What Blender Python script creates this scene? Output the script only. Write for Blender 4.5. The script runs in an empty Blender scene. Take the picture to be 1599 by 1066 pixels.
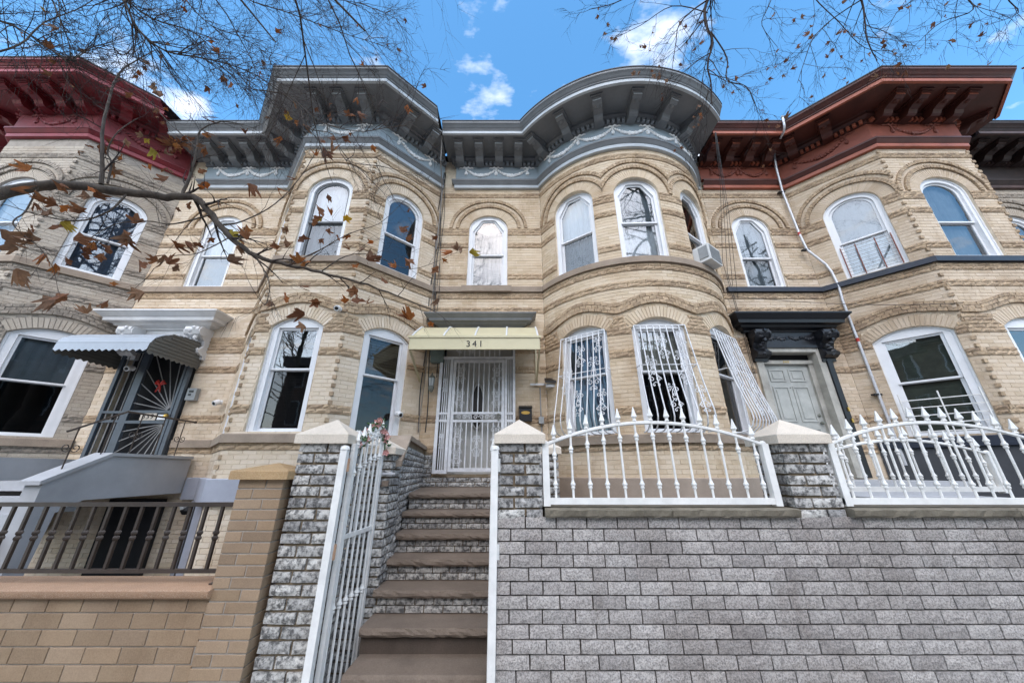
import bpy, bmesh, math, random
from mathutils import Vector, Matrix

# ------------------------------------------------------------------ camera, sky, sun, exposure
sc = bpy.context.scene
E = 1.65                                    # eye height over the pavement
FPX, CX, CY = 535.0, 799.5, 533.0           # focal length and centre in photo pixels (1599 wide)
PITCH = math.radians(20.8)
CP, SP = math.cos(PITCH), math.sin(PITCH)
cam_d = bpy.data.cameras.new('camera'); cam = bpy.data.objects.new('camera', cam_d)
sc.collection.objects.link(cam); sc.camera = cam
cam.location = (0, 0, E); cam.rotation_euler = (math.radians(90) + PITCH, 0, 0)
cam_d.sensor_width = 36; cam_d.lens = FPX / 1599 * 36
cam_d.clip_start = 0.05; cam_d.clip_end = 2000

SUN_EL, SUN_AZ = math.radians(46), math.radians(186)   # azimuth clockwise from +Y: behind the camera
world = bpy.data.worlds.new('World'); sc.world = world; world.use_nodes = True
wt = world.node_tree; wt.nodes.clear()
def wn(t, **k):
    n = wt.nodes.new(t)
    for a, b in k.items(): setattr(n, a, b)
    return n
w_out = wn('ShaderNodeOutputWorld'); w_bg = wn('ShaderNodeBackground')
w_sky = wn('ShaderNodeTexSky', sky_type='NISHITA', sun_disc=False)
w_sky.sun_elevation = SUN_EL; w_sky.sun_rotation = SUN_AZ
w_sky.air_density = 1.0; w_sky.dust_density = 1.0; w_sky.ozone_density = 1.6
w_bg.inputs['Strength'].default_value = 0.15
tc = wn('ShaderNodeTexCoord'); sep = wn('ShaderNodeSeparateXYZ')
wt.links.new(tc.outputs['Generated'], sep.inputs[0])
zc = wn('ShaderNodeMath', operation='MAXIMUM'); zc.inputs[1].default_value = 0.06
wt.links.new(sep.outputs['Z'], zc.inputs[0])
dv = wn('ShaderNodeVectorMath', operation='DIVIDE')
cmb = wn('ShaderNodeCombineXYZ')
for i in range(3): wt.links.new(zc.outputs[0], cmb.inputs[i])
wt.links.new(tc.outputs['Generated'], dv.inputs[0]); wt.links.new(cmb.outputs[0], dv.inputs[1])
mp = wn('ShaderNodeMapping'); mp.inputs['Location'].default_value = (5.5, 2.2, 0.0); mp.inputs['Scale'].default_value = (1.0, 1.6, 1.0)
wt.links.new(dv.outputs[0], mp.inputs['Vector'])
cn = wn('ShaderNodeTexNoise'); cn.inputs['Scale'].default_value = 3.0; cn.inputs['Detail'].default_value = 8; cn.inputs['Roughness'].default_value = 0.55
wt.links.new(mp.outputs[0], cn.inputs['Vector'])
cr = wn('ShaderNodeValToRGB'); cr.color_ramp.elements[0].position = 0.545; cr.color_ramp.elements[1].position = 0.72
cr.color_ramp.elements[0].color = (0, 0, 0, 1); cr.color_ramp.elements[1].color = (0.95, 0.95, 0.95, 1)
wt.links.new(cn.outputs['Fac'], cr.inputs['Fac'])
hs = wn('ShaderNodeHueSaturation'); hs.inputs['Saturation'].default_value = 1.26; hs.inputs['Value'].default_value = 1.02; hs.inputs['Hue'].default_value = 0.49
wt.links.new(w_sky.outputs[0], hs.inputs['Color'])
cm = wn('ShaderNodeMixRGB'); cm.inputs['Color2'].default_value = (4.6, 4.6, 4.75, 1)
wt.links.new(cr.outputs[0], cm.inputs['Fac']); wt.links.new(hs.outputs[0], cm.inputs['Color1'])
wt.links.new(cm.outputs[0], w_bg.inputs['Color']); wt.links.new(w_bg.outputs[0], w_out.inputs['Surface'])

sun_d = bpy.data.lights.new('sun', 'SUN'); sun = bpy.data.objects.new('sun', sun_d); sc.collection.objects.link(sun)
sun_d.energy = 1.5; sun_d.angle = math.radians(96); sun_d.color = (1.0, 0.965, 0.91)
sdir = Vector((math.sin(SUN_AZ) * math.cos(SUN_EL), math.cos(SUN_AZ) * math.cos(SUN_EL), math.sin(SUN_EL)))
sun.rotation_euler = sdir.to_track_quat('Z', 'Y').to_euler(); sun.location = sdir * 40
sc.view_settings.view_transform = 'Standard'; sc.view_settings.look = 'None'
sc.view_settings.exposure = 1.46; sc.view_settings.gamma = 1; sc.view_settings.use_curve_mapping = False

R = random.Random(11)
COL = sc.collection

# ------------------------------------------------------------------ helpers
def U(px, py, Y):
    """the point of the place at distance Y seen at a photo pixel (used to lay out real positions)"""
    a, d = (px - CX) / FPX, (py - CY) / FPX
    k = Y / (CP + d * SP)
    return Vector((a * k, Y, E + (SP - d * CP) * k))
def project(p):
    x, y, z = p[0], p[1], p[2] - E
    w = y * CP + z * SP
    if w < 0.05: return None
    return CX + FPX * x / w, CY - FPX * (z * CP - y * SP) / w, w

class MB:
    def __init__(s): s.v, s.f, s.m = [], [], []
    def add(s, vs, fs, m=0):
        o = len(s.v); s.v.extend([tuple(p) for p in vs])
        for f in fs: s.f.append([i + o for i in f]); s.m.append(m)
    def hexa(s, p, m=0):
        s.add(p, [(0, 3, 2, 1), (4, 5, 6, 7), (0, 1, 5, 4), (1, 2, 6, 5), (2, 3, 7, 6), (3, 0, 4, 7)], m)
    def box(s, x0, y0, z0, x1, y1, z1, m=0):
        s.hexa([(x0, y0, z0), (x1, y0, z0), (x1, y1, z0), (x0, y1, z0), (x0, y0, z1), (x1, y0, z1), (x1, y1, z1), (x0, y1, z1)], m)
    def wbox(s, seg, s0, s1, w0, w1, z0, z1, m=0):
        q = lambda a, b, c: seg.map(a, b, c)
        s.hexa([q(s0, w1, z0), q(s1, w1, z0), q(s1, w0, z0), q(s0, w0, z0), q(s0, w1, z1), q(s1, w1, z1), q(s1, w0, z1), q(s0, w0, z1)], m)
    def tube(s, pts, r, n=6, m=0, caps=True):
        pts = [Vector(p) for p in pts]
        if len(pts) < 2: return
        rs = r if isinstance(r, (list, tuple)) else [r] * len(pts)
        o = len(s.v); up = None
        for i, p in enumerate(pts):
            a = pts[min(i + 1, len(pts) - 1)] - pts[max(i - 1, 0)]
            if a.length < 1e-9: a = Vector((0, 0, 1))
            a.normalize()
            if up is None:
                up = a.cross(Vector((0, 0, 1)) if abs(a.z) < .9 else Vector((1, 0, 0))).normalized()
            up = (up - a * up.dot(a))
            if up.length < 1e-6: up = a.orthogonal()
            up.normalize(); b = a.cross(up)
            for k in range(n):
                t = 2 * math.pi * (k + .5) / n
                s.v.append(tuple(p + (up * math.cos(t) + b * math.sin(t)) * rs[i]))
        for i in range(len(pts) - 1):
            for k in range(n):
                s.f.append([o + i * n + k, o + i * n + (k + 1) % n, o + (i + 1) * n + (k + 1) % n, o + (i + 1) * n + k]); s.m.append(m)
        if caps:
            s.f.append([o + k for k in range(n)][::-1]); s.m.append(m)
            e = o + (len(pts) - 1) * n
            s.f.append([e + k for k in range(n)]); s.m.append(m)
    def lathe(s, base, prof, n=8, m=0, axis=(0, 0, 1)):
        base = Vector(base); ax = Vector(axis).normalized(); u = ax.orthogonal().normalized(); b = ax.cross(u)
        o = len(s.v)
        for r, z in prof:
            for k in range(n):
                t = 2 * math.pi * (k + .5) / n
                s.v.append(tuple(base + ax * z + (u * math.cos(t) + b * math.sin(t)) * max(r, 1e-4)))
        for i in range(len(prof) - 1):
            for k in range(n):
                s.f.append([o + i * n + k, o + i * n + (k + 1) % n, o + (i + 1) * n + (k + 1) % n, o + (i + 1) * n + k]); s.m.append(m)
        s.f.append([o + k for k in range(n)][::-1]); s.m.append(m)
        e = o + (len(prof) - 1) * n
        s.f.append([e + k for k in range(n)]); s.m.append(m)
    def blob(s, c, rx, ry, rz, m=0, jit=0):
        vs = []
        for k in range(5):
            ph = math.pi * k / 4 - math.pi / 2
            for j in range(6):
                t = 2 * math.pi * j / 6
                q = 1 + (R.random() - .5) * jit
                vs.append((c[0] + rx * q * math.cos(ph) * math.cos(t), c[1] + ry * q * math.cos(ph) * math.sin(t), c[2] + rz * q * math.sin(ph)))
        fs = []
        for k in range(4):
            for j in range(6):
                fs.append((k * 6 + j, k * 6 + (j + 1) % 6, (k + 1) * 6 + (j + 1) % 6, (k + 1) * 6 + j))
        s.add(vs, fs, m)
    def mesh(s, name, mats, smooth=0.0):
        me = bpy.data.meshes.new(name)
        me.from_pydata(s.v, [], s.f)
        for m in (mats if isinstance(mats, (list, tuple)) else [mats]): me.materials.append(m)
        if s.m and max(s.m) > 0: me.polygons.foreach_set('material_index', s.m)
        if smooth:
            me.polygons.foreach_set('use_smooth', [True] * len(me.polygons))
            me.set_sharp_from_angle(angle=math.radians(smooth))
        me.update(); return me
    def build(s, name, mats, parent=None, smooth=0.0, fix=False):
        me = s.mesh(name, mats, smooth)
        if fix:
            bm = bmesh.new(); bm.from_mesh(me); bmesh.ops.recalc_face_normals(bm, faces=bm.faces); bm.to_mesh(me); bm.free()
        o = bpy.data.objects.new(name, me); COL.objects.link(o)
        if parent: attach(o, parent)
        return o

def attach(o, parent):
    o.parent = parent
    if parent.parent is None: o.matrix_parent_inverse = Matrix.Translation(-Vector(parent.location))
def thing(name, label, cat, loc=(0, 0, 0), group=None):
    o = bpy.data.objects.new(name, None); COL.objects.link(o); o.location = loc
    o.empty_display_size = .1
    o['label'] = label; o['category'] = cat
    if group: o['group'] = group
    return o
def tag(o, label, cat, group=None):
    o['label'] = label; o['category'] = cat
    if group: o['group'] = group
    return o
def structure(o): o['kind'] = 'structure'; return o
def stuff(o): o['kind'] = 'stuff'; return o

class Line:
    def __init__(s, p0, p1):
        s.p0, s.p1 = Vector(p0).to_2d(), Vector(p1).to_2d()
        d = s.p1 - s.p0; s.L = d.length; s.t = d / s.L; s.n = Vector((s.t.y, -s.t.x))
    def map(s, a, w, z):
        q = s.p0 + s.t * a + s.n * w; return (q.x, q.y, z)
    def tan(s, a): return s.t
    def nor(s, a): return s.n
    def pts(s): return [tuple(s.p0), tuple(s.p1)]
class Arc:
    def __init__(s, c, r, a0, a1):
        s.c, s.r, s.a0, s.a1 = Vector(c), r, a0, a1; s.L = r * (a1 - a0)
    def map(s, a, w, z):
        t = s.a0 + a / s.r; q = s.c + Vector((math.sin(t), -math.cos(t))) * (s.r + w); return (q.x, q.y, z)
    def tan(s, a):
        t = s.a0 + a / s.r; return Vector((math.cos(t), math.sin(t)))
    def nor(s, a):
        t = s.a0 + a / s.r; return Vector((math.sin(t), -math.cos(t)))
    def pts(s): return [s.map(s.L * i / 44, 0, 0)[:2] for i in range(45)]

def bay_fix(x, y, o):
    """where the moulding of the round bay runs into the flat wall, end it on the flat wall's moulding"""
    if x > -.6 and y > 6.3 - o - 1e-5:
        d = math.sqrt(max(0, (2.106 + o) ** 2 - (1.006 + o) ** 2))
        if x < 2.5: return 2.5 - d, 6.3 - o
        if x < 4.4 or o > .01: return 2.5 + d, 6.3 - o
    return x, y
def sweep(mb, path, prof, m=0, caps=True, fix=None):
    """a moulding profile [(out, z)] run along a plan path with mitred corners"""
    P = [Vector(p).to_2d() for p in path]; N = []
    for i in range(len(P) - 1):
        d = (P[i + 1] - P[i]).normalized(); N.append(Vector((d.y, -d.x)))
    M = []
    for i in range(len(P)):
        if i == 0: M.append(N[0])
        elif i == len(P) - 1: M.append(N[-1])
        else: M.append((N[i - 1] + N[i]) / (1 + N[i - 1].dot(N[i])))
    k = len(prof); vs = []
    for p, q in zip(P, M):
        for o, z in prof:
            x, y = p.x + q.x * o, p.y + q.y * o
            if fix and o > 0: x, y = fix(x, y, o)
            vs.append((x, y, z))
    fs = []
    for i in range(len(P) - 1):
        for j in range(k - 1):
            fs.append((i * k + j, (i + 1) * k + j, (i + 1) * k + j + 1, i * k + j + 1))
    if caps and k > 2:
        fs.append(tuple(range(k))); fs.append(tuple(((len(P) - 1) * k + j) for j in range(k))[::-1])
    mb.add(vs, fs, m)
def clip_x(me, x, keep_less):
    bm = bmesh.new(); bm.from_mesh(me)
    r = bmesh.ops.bisect_plane(bm, geom=bm.verts[:] + bm.edges[:] + bm.faces[:], plane_co=(x, 0, 0), plane_no=(1 if keep_less else -1, 0, 0), clear_outer=True)
    bm.to_mesh(me); bm.free()
def pathof(segs):
    out = []
    for g in segs:
        for p in g.pts():
            if not out or (Vector(p) - Vector(out[-1])).length > 1e-4: out.append(p)
    return out
# ------------------------------------------------------------------ materials
def new_mat(name):
    m = bpy.data.materials.new(name); m.use_nodes = True
    nt = m.node_tree; b = nt.nodes['Principled BSDF']
    return m, nt, b
def nd(nt, t, **k):
    n = nt.nodes.new(t)
    for a, v in k.items(): setattr(n, a, v)
    return n
def noise_node(nt, scale, detail=4, rough=.6, vec=None, stretch=None):
    n = nd(nt, 'ShaderNodeTexNoise'); n.inputs['Scale'].default_value = scale; n.inputs['Detail'].default_value = detail; n.inputs['Roughness'].default_value = rough
    if vec is None:
        g = nd(nt, 'ShaderNodeNewGeometry'); vec = g.outputs['Position']
    if stretch:
        mpn = nd(nt, 'ShaderNodeMapping'); mpn.inputs['Scale'].default_value = stretch; nt.links.new(vec, mpn.inputs['Vector']); vec = mpn.outputs[0]
    nt.links.new(vec, n.inputs['Vector']); return n
def ramp(nt, fac, stops):
    r = nd(nt, 'ShaderNodeValToRGB'); e = r.color_ramp.elements
    while len(e) < len(stops): e.new(.5)
    for i, (p, c) in enumerate(stops): e[i].position = p; e[i].color = (c[0], c[1], c[2], 1) if not isinstance(c, float) else (c, c, c, 1)
    nt.links.new(fac, r.inputs['Fac']); return r
def mixc(nt, fac, a, b, mode='MIX'):
    x = nd(nt, 'ShaderNodeMixRGB', blend_type=mode)
    for s, v in ((0, fac), (1, a), (2, b)):
        if hasattr(v, 'is_output'): nt.links.new(v, x.inputs[s])
        elif s == 0: x.inputs[0].default_value = v
        else: x.inputs[s].default_value = (v[0], v[1], v[2], 1)
    return x.outputs[0]
def add_bump(nt, b, h, strength, dist=.01):
    bp = nd(nt, 'ShaderNodeBump'); bp.inputs['Strength'].default_value = strength; bp.inputs['Distance'].default_value = dist
    nt.links.new(h, bp.inputs['Height']); nt.links.new(bp.outputs[0], b.inputs['Normal'])
def paint(name, c, rough=.5, wear=.25, wear_c=None, metal=0., scale=6., bump=.15, spec=.4):
    m, nt, b = new_mat(name)
    n = noise_node(nt, scale, 6, .65); n2 = noise_node(nt, scale * 9, 4, .6)
    dk = [v * (1 - wear) for v in c]; lt = [min(1, v * (1 + wear * .35)) for v in c]
    col = ramp(nt, n.outputs['Fac'], [(.3, dk), (.7, lt)]).outputs[0]
    if wear_c:
        f = ramp(nt, n2.outputs['Fac'], [(.66, 0.), (.76, .8)]).outputs[0]
        col = mixc(nt, f, col, wear_c)
    nt.links.new(col, b.inputs['Base Color'])
    b.inputs['Roughness'].default_value = rough; b.inputs['Metallic'].default_value = metal
    b.inputs['Specular IOR Level'].default_value = spec
    add_bump(nt, b, n2.outputs['Fac'], bump, .004)
    return m
def brick_mat(name, cols, speck=None, speck_amt=.5, speck_scale=60, stain=(.5, .45, .4), stain_amt=.35, bump=.3, rough=.85, grain=140):
    """per-brick colour from a ramp, fine grain, and weather stains in the clay"""
    m, nt, b = new_mat(name)
    oi = nd(nt, 'ShaderNodeObjectInfo'); g = nd(nt, 'ShaderNodeNewGeometry')
    ad = nd(nt, 'ShaderNodeMath', operation='ADD'); nt.links.new(oi.outputs['Random'], ad.inputs[0]); nt.links.new(g.outputs['Random Per Island'], ad.inputs[1])
    fr = nd(nt, 'ShaderNodeMath', operation='FRACT'); nt.links.new(ad.outputs[0], fr.inputs[0])
    k = len(cols)
    col = ramp(nt, fr.outputs[0], [(i / (k - 1), c) for i, c in enumerate(cols)]).outputs[0]
    fine = noise_node(nt, grain, 5, .7)
    col = mixc(nt, .8, col, ramp(nt, fine.outputs['Fac'], [(.3, .72), (.7, 1.12)]).outputs[0], 'MULTIPLY')
    if speck:
        sp = noise_node(nt, speck_scale, 7, .72)
        f = ramp(nt, sp.outputs['Fac'], [(.5 - .06, 0.), (.5 + .09, speck_amt)]).outputs[0]
        col = mixc(nt, f, col, speck)
    big = noise_node(nt, .9, 5, .65); st2 = noise_node(nt, 2.6, 5, .7, stretch=(1, 1, .35))
    f = ramp(nt, big.outputs['Fac'], [(.45, 0.), (.72, stain_amt)]).outputs[0]
    col = mixc(nt, f, col, stain, 'MULTIPLY')
    f = ramp(nt, st2.outputs['Fac'], [(.55, 0.), (.75, stain_amt * .8)]).outputs[0]
    col = mixc(nt, f, col, stain, 'MULTIPLY')
    nt.links.new(col, b.inputs['Base Color']); b.inputs['Roughness'].default_value = rough; b.inputs['Specular IOR Level'].default_value = .25
    add_bump(nt, b, fine.outputs['Fac'], bump, .006)
    return m
def stone(name, c, var=.25, scale=8, grain=90, bump=.3, rough=.85, speck=None):
    m, nt, b = new_mat(name)
    n = noise_node(nt, scale, 6, .65); n2 = noise_node(nt, grain, 4, .7)
    col = ramp(nt, n.outputs['Fac'], [(.3, [v * (1 - var) for v in c]), (.7, [v * (1 + var * .6) for v in c])]).outputs[0]
    col = mixc(nt, .7, col, ramp(nt, n2.outputs['Fac'], [(.3, .7), (.7, 1.15)]).outputs[0], 'MULTIPLY')
    if speck:
        col = mixc(nt, ramp(nt, n2.outputs['Fac'], [(.52, 0.), (.58, .7)]).outputs[0], col, speck)
    nt.links.new(col, b.inputs['Base Color']); b.inputs['Roughness'].default_value = rough; b.inputs['Specular IOR Level'].default_value = .25
    add_bump(nt, b, n2.outputs['Fac'], bump, .006)
    return m
def glass_mat(name, refl=.2, tint=(.8, .85, .88), rough=.015):
    m, nt, b = new_mat(name); nt.nodes.remove(b)
    out = nt.nodes['Material Output']
    tr = nd(nt, 'ShaderNodeBsdfTransparent'); tr.inputs['Color'].default_value = (*tint, 1)
    gl = nd(nt, 'ShaderNodeBsdfGlossy'); gl.inputs['Roughness'].default_value = rough; gl.inputs['Color'].default_value = (1, 1, 1, 1)
    nz = noise_node(nt, 2.2, 2, .5); bp = nd(nt, 'ShaderNodeBump'); bp.inputs['Strength'].default_value = .12; bp.inputs['Distance'].default_value = .01
    nt.links.new(nz.outputs['Fac'], bp.inputs['Height']); nt.links.new(bp.outputs[0], gl.inputs['Normal'])
    fr = nd(nt, 'ShaderNodeFresnel'); fr.inputs['IOR'].default_value = 1.5
    a = nd(nt, 'ShaderNodeMath', operation='ADD', use_clamp=True); a.inputs[1].default_value = refl; nt.links.new(fr.outputs[0], a.inputs[0])
    mx = nd(nt, 'ShaderNodeMixShader'); nt.links.new(a.outputs[0], mx.inputs[0]); nt.links.new(tr.outputs[0], mx.inputs[1]); nt.links.new(gl.outputs[0], mx.inputs[2])
    nt.links.new(mx.outputs[0], out.inputs['Surface']); return m

CREAM = [(.63, .51, .355), (.69, .575, .42), (.66, .54, .38), (.72, .61, .455), (.675, .56, .405), (.60, .485, .33)]
CREAM_R = [(.46, .35, .22), (.58, .455, .295), (.40, .305, .20), (.54, .42, .275), (.60, .475, .315)]
GREYC = [(.46, .395, .32), (.50, .435, .355), (.43, .37, .305), (.52, .455, .375)]
GREYC_R = [(.35, .295, .24), (.42, .36, .295), (.31, .265, .22), (.45, .385, .315)]
CREAM = [(r * .985, g * .962, b * .965) for r, g, b in CREAM]
CREAM_R = [(r * .97, g * .92, b * .93) for r, g, b in CREAM_R]
M = {}
M['cream'] = brick_mat('cream_brick', CREAM, stain=(.58, .46, .35), stain_amt=.7, bump=.15)
M['cream_rough'] = brick_mat('rough_cream_brick', CREAM_R, speck=(.20, .15, .10), speck_amt=.4, speck_scale=26, stain=(.66, .56, .46), stain_amt=.5, bump=.5)
M['cream2'] = brick_mat('right_cream_brick', [(v[0] * .92, v[1] * .92, v[2] * .95) for v in CREAM], stain=(.58, .51, .45), stain_amt=.75, bump=.2)
M['cream2_rough'] = brick_mat('right_rough_cream_brick', CREAM_R, speck=(.11, .09, .075), speck_amt=.5, speck_scale=26, stain=(.6, .52, .46), stain_amt=.6, bump=.5)
M['greyc'] = brick_mat('weathered_grey_brick', GREYC, stain=(.72, .64, .58), stain_amt=.6, bump=.4, grain=70)
M['greyc_rough'] = brick_mat('weathered_rough_grey_brick', GREYC_R, speck=(.09, .08, .07), speck_amt=.5, speck_scale=26, stain=(.6, .55, .5), stain_amt=.5, bump=.6)
M['mortar'] = stone('pale_mortar', (.72, .60, .45), grain=160)
M['mortar_grey'] = stone('grey_mortar', (.38, .33, .28), grain=160)
M['mortar_tan'] = stone('tan_mortar', (.23, .175, .115), grain=160)
M['mortar_dark'] = stone('dark_mortar', (.075, .062, .054), grain=160)
M['sill'] = stone('brownstone_sill', (.33, .26, .20), .2, 5, 130)
M['navy'] = paint('navy_painted_sill', (.018, .024, .04), .45, .3)
M['base_tan'] = stone('tan_stucco_base', (.36, .29, .23), .2, 2.5, 150, .15)
M['base_grey'] = paint('grey_painted_base', (.36, .37, .42), .7, .18, scale=2)
M['base_dark'] = paint('dark_grey_painted_base', (.06, .062, .068), .7, .3, scale=2)
M['c_dark'] = paint('slate_grey_cornice_paint', (.185, .19, .195), .5, .22, scale=3)
M['c_light'] = paint('light_grey_fascia_and_lit_faces', (.46, .49, .51), .5, .15, scale=3)  # lighter cornice grey; on bracket fronts it carries the light they catch
M['c_frieze'] = paint('blue_grey_frieze_paint', (.31, .365, .40), .55, .12, scale=3)
M['c_dent'] = paint('grey_dentil_paint', (.24, .255, .27), .5, .15, scale=3)
M['c_swag'] = paint('off_white_plaster_garland', (.88, .86, .84), .6, .12, scale=20)
M['r_dark'] = paint('shaded_rust_cornice_paint', (.085, .024, .017), .5, .35, wear_c=(.07, .04, .035), scale=3)  # rust red darkened, the soffit's shade put into the colour
M['r_light'] = paint('rust_red_cornice_fascia', (.36, .10, .055), .5, .3, wear_c=(.15, .09, .08), scale=3)
M['r_frieze'] = paint('rust_red_frieze_paint', (.27, .068, .038), .55, .3, wear_c=(.12, .06, .05), scale=3)
M['r_swag'] = paint('rust_red_garland', (.21, .055, .034), .6, .3)
M['m_dark'] = paint('crimson_cornice_paint', (.17, .015, .02), .5, .3, scale=3)
M['m_light'] = paint('crimson_cornice_fascia', (.28, .04, .05), .5, .25, wear_c=(.3, .2, .19), scale=3)
M['m_frieze'] = paint('crimson_frieze_paint', (.21, .03, .035), .55, .3, wear_c=(.14, .08, .08), scale=3)
M['b_dark'] = paint('old_black_brown_cornice', (.035, .02, .018), .6, .5, wear_c=(.12, .06, .05), scale=4)
M['b_light'] = paint('old_brown_fascia', (.08, .045, .04), .6, .5, wear_c=(.2, .14, .13), scale=4)
M['tar'] = paint('tar_roof_edge', (.03, .03, .033), .6, .3)
M['white_frame'] = paint('white_vinyl_window_frame', (.74, .74, .75), .4, .08, scale=4)
M['white_iron'] = paint('white_painted_iron', (.80, .785, .75), .42, .16, wear_c=(.50, .43, .36), scale=7)
M['white_iron_old'] = paint('old_white_painted_iron', (.70, .70, .71), .45, .2, wear_c=(.45, .40, .36), scale=8)
M['white_wood'] = paint('white_painted_hood', (.66, .65, .64), .55, .18, scale=3)
M['black_paint'] = paint('glossy_black_hood_paint', (.012, .013, .017), .35, .3, scale=4)
M['grey_iron'] = paint('slate_grey_gate_iron', (.075, .09, .11), .4, .2)
M['iron_twist'] = paint('weathered_grey_bar', (.33, .32, .31), .45, .25)
M['brown_iron'] = paint('dark_brown_railing_iron', (.055, .04, .032), .4, .35, wear_c=(.11, .07, .05))
M['grille'] = paint('white_window_grille_iron', (.70, .70, .71), .45, .2)
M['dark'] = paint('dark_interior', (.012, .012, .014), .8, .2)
M['curtain_reflect_white'] = paint('white_curtain_and_reflection', (.78, .78, .78), .9, .1, scale=2)  # real curtains, and cloth standing in for white reflections in other panes
M['curtain_reflect_grey'] = paint('grey_curtain_as_reflection', (.26, .285, .30), .9, .3, scale=2.5)  # grey cloth behind panes, standing in for their grey-white reflections
M['curtain_cream'] = paint('cream_patterned_curtain', (.50, .47, .39), .9, .4, scale=9)
M['curtain_reflect_blue'] = paint('blue_grey_curtain_and_reflection', (.14, .17, .23), .9, .35, scale=3)  # blue cloth; in upper panes it stands in for blue reflections
M['blind_dark'] = paint('dark_brown_blind', (.05, .045, .042), .7, .2)
M['blind_brown'] = paint('brown_bamboo_blind', (.16, .12, .08), .7, .3)
M['blind_olive'] = paint('olive_blind', (.17, .17, .12), .7, .3)
M['glass'] = glass_mat('window_glass', .03)
M['glass_hi'] = glass_mat('sky_reflecting_glass', .09)
M['glass_lo'] = glass_mat('dull_window_screen_glass', .0, (.6, .62, .64))
M['grey_brick'] = brick_mat('antiqued_grey_brick', [(.64, .615, .57), (.48, .465, .44), (.70, .675, .63), (.33, .32, .31), (.65, .625, .585), (.56, .54, .50)], speck=(.06, .058, .058), speck_amt=.88, speck_scale=27, stain=(.55, .52, .48), stain_amt=.4, bump=.7, grain=70)
M['grey_wall_brick'] = brick_mat('grey_purple_split_brick', [(.55, .505, .47), (.46, .42, .39), (.61, .565, .525), (.52, .48, .445), (.40, .365, .34), (.575, .535, .50)], speck=(.13, .118, .115), speck_amt=.75, speck_scale=95, stain=(.50, .46, .44), stain_amt=.8, bump=.8, grain=120)
M['brown_brick'] = brick_mat('smooth_brown_brick', [(.34, .24, .152), (.375, .262, .166), (.31, .217, .138), (.40, .285, .188), (.285, .203, .135)], stain=(.58, .51, .46), stain_amt=.65, bump=.2)
M['limestone'] = stone('pale_limestone_cap', (.66, .58, .48), .12, 4, 120, .15)
M['granite'] = stone('pink_granite_coping', (.42, .25, .15), .15, 6, 200, .1, .6, speck=(.55, .42, .32))
M['granite_gold'] = stone('golden_granite_cap', (.43, .275, .135), .15, 6, 180, .1, .6, speck=(.50, .38, .24))
M['bluestone'] = stone('weathered_grey_brown_coping', (.19, .165, .125), .3, 5, 70, .7)
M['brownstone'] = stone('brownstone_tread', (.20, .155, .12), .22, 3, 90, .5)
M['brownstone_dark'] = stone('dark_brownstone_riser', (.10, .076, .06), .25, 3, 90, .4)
M['stucco'] = paint('grey_painted_stucco', (.40, .40, .41), .75, .15, scale=2.5, bump=.3)
M['almond'] = paint('almond_enamel_awning', (.58, .515, .33), .35, .08, scale=2)
M['awning_grey'] = paint('grey_aluminium_awning', (.34, .37, .41), .4, .12, scale=2)
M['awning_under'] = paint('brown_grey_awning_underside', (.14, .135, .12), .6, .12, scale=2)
M['door_white'] = paint('pale_grey_panel_door', (.50, .49, .46), .5, .12, scale=2)
M['door_green'] = paint('worn_grey_green_door', (.42, .425, .395), .6, .25, wear_c=(.24, .22, .18), scale=4)
M['casing'] = paint('peeling_grey_white_door_casing', (.45, .43, .38), .7, .4, wear_c=(.2, .13, .08), scale=3)
M['plastic_white'] = paint('white_plastic', (.72, .72, .72), .4, .06)
M['plastic_black'] = paint('black_plastic', (.012, .012, .013), .4, .2)
M['cable'] = paint('black_cable_rubber', (.02, .02, .021), .5, .2)
M['cable_grey'] = paint('grey_cable', (.23, .21, .19), .6, .2)
M['conduit'] = paint('galvanised_conduit', (.60, .60, .62), .35, .15, metal=.3)
M['red_tape'] = paint('red_tape', (.45, .03, .02), .5, .2)
M['gold'] = paint('brass', (.60, .38, .10), .35, .15, metal=.8)
M['meter'] = paint('grey_green_meter_box', (.16, .20, .18), .5, .2)
M['lantern'] = paint('pewter_lantern', (.22, .23, .20), .45, .25, metal=.3)
M['frost'] = paint('frosted_lamp_glass', (.60, .62, .62), .2, .05)
M['ac_white'] = paint('white_air_conditioner_case', (.68, .68, .66), .45, .1)
M['ac_grey'] = paint('grey_air_conditioner_grille', (.30, .31, .31), .5, .2)
M['red_bow'] = paint('red_ribbon', (.50, .03, .02), .5, .2)
M['leaf_green'] = paint('green_garland_leaf', (.07, .13, .05), .6, .4, scale=40)
M['petal'] = paint('pink_petal', (.62, .30, .27), .6, .3, scale=40)
M['asphalt'] = stone('asphalt', (.05, .05, .052), .2, 3, 90)
M['concrete'] = stone('pavement_concrete', (.30, .29, .275), .15, 1.2, 80)
M['soil'] = stone('yard_concrete', (.22, .21, .20), .2, 2, 80)
def bark_mat():
    m, nt, b = new_mat('grey_brown_bark')
    n = noise_node(nt, 14, 6, .7, stretch=(1, 1, .4))
    nt.links.new(ramp(nt, n.outputs['Fac'], [(.3, (.035, .026, .02)), (.7, (.12, .092, .07))]).outputs[0], b.inputs['Base Color'])
    b.inputs['Roughness'].default_value = .9; add_bump(nt, b, n.outputs['Fac'], .6, .01); return m
M['bark'] = bark_mat()
M['twig'] = paint('dark_twig_bark', (.045, .03, .025), .85, .4, scale=12)
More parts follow.
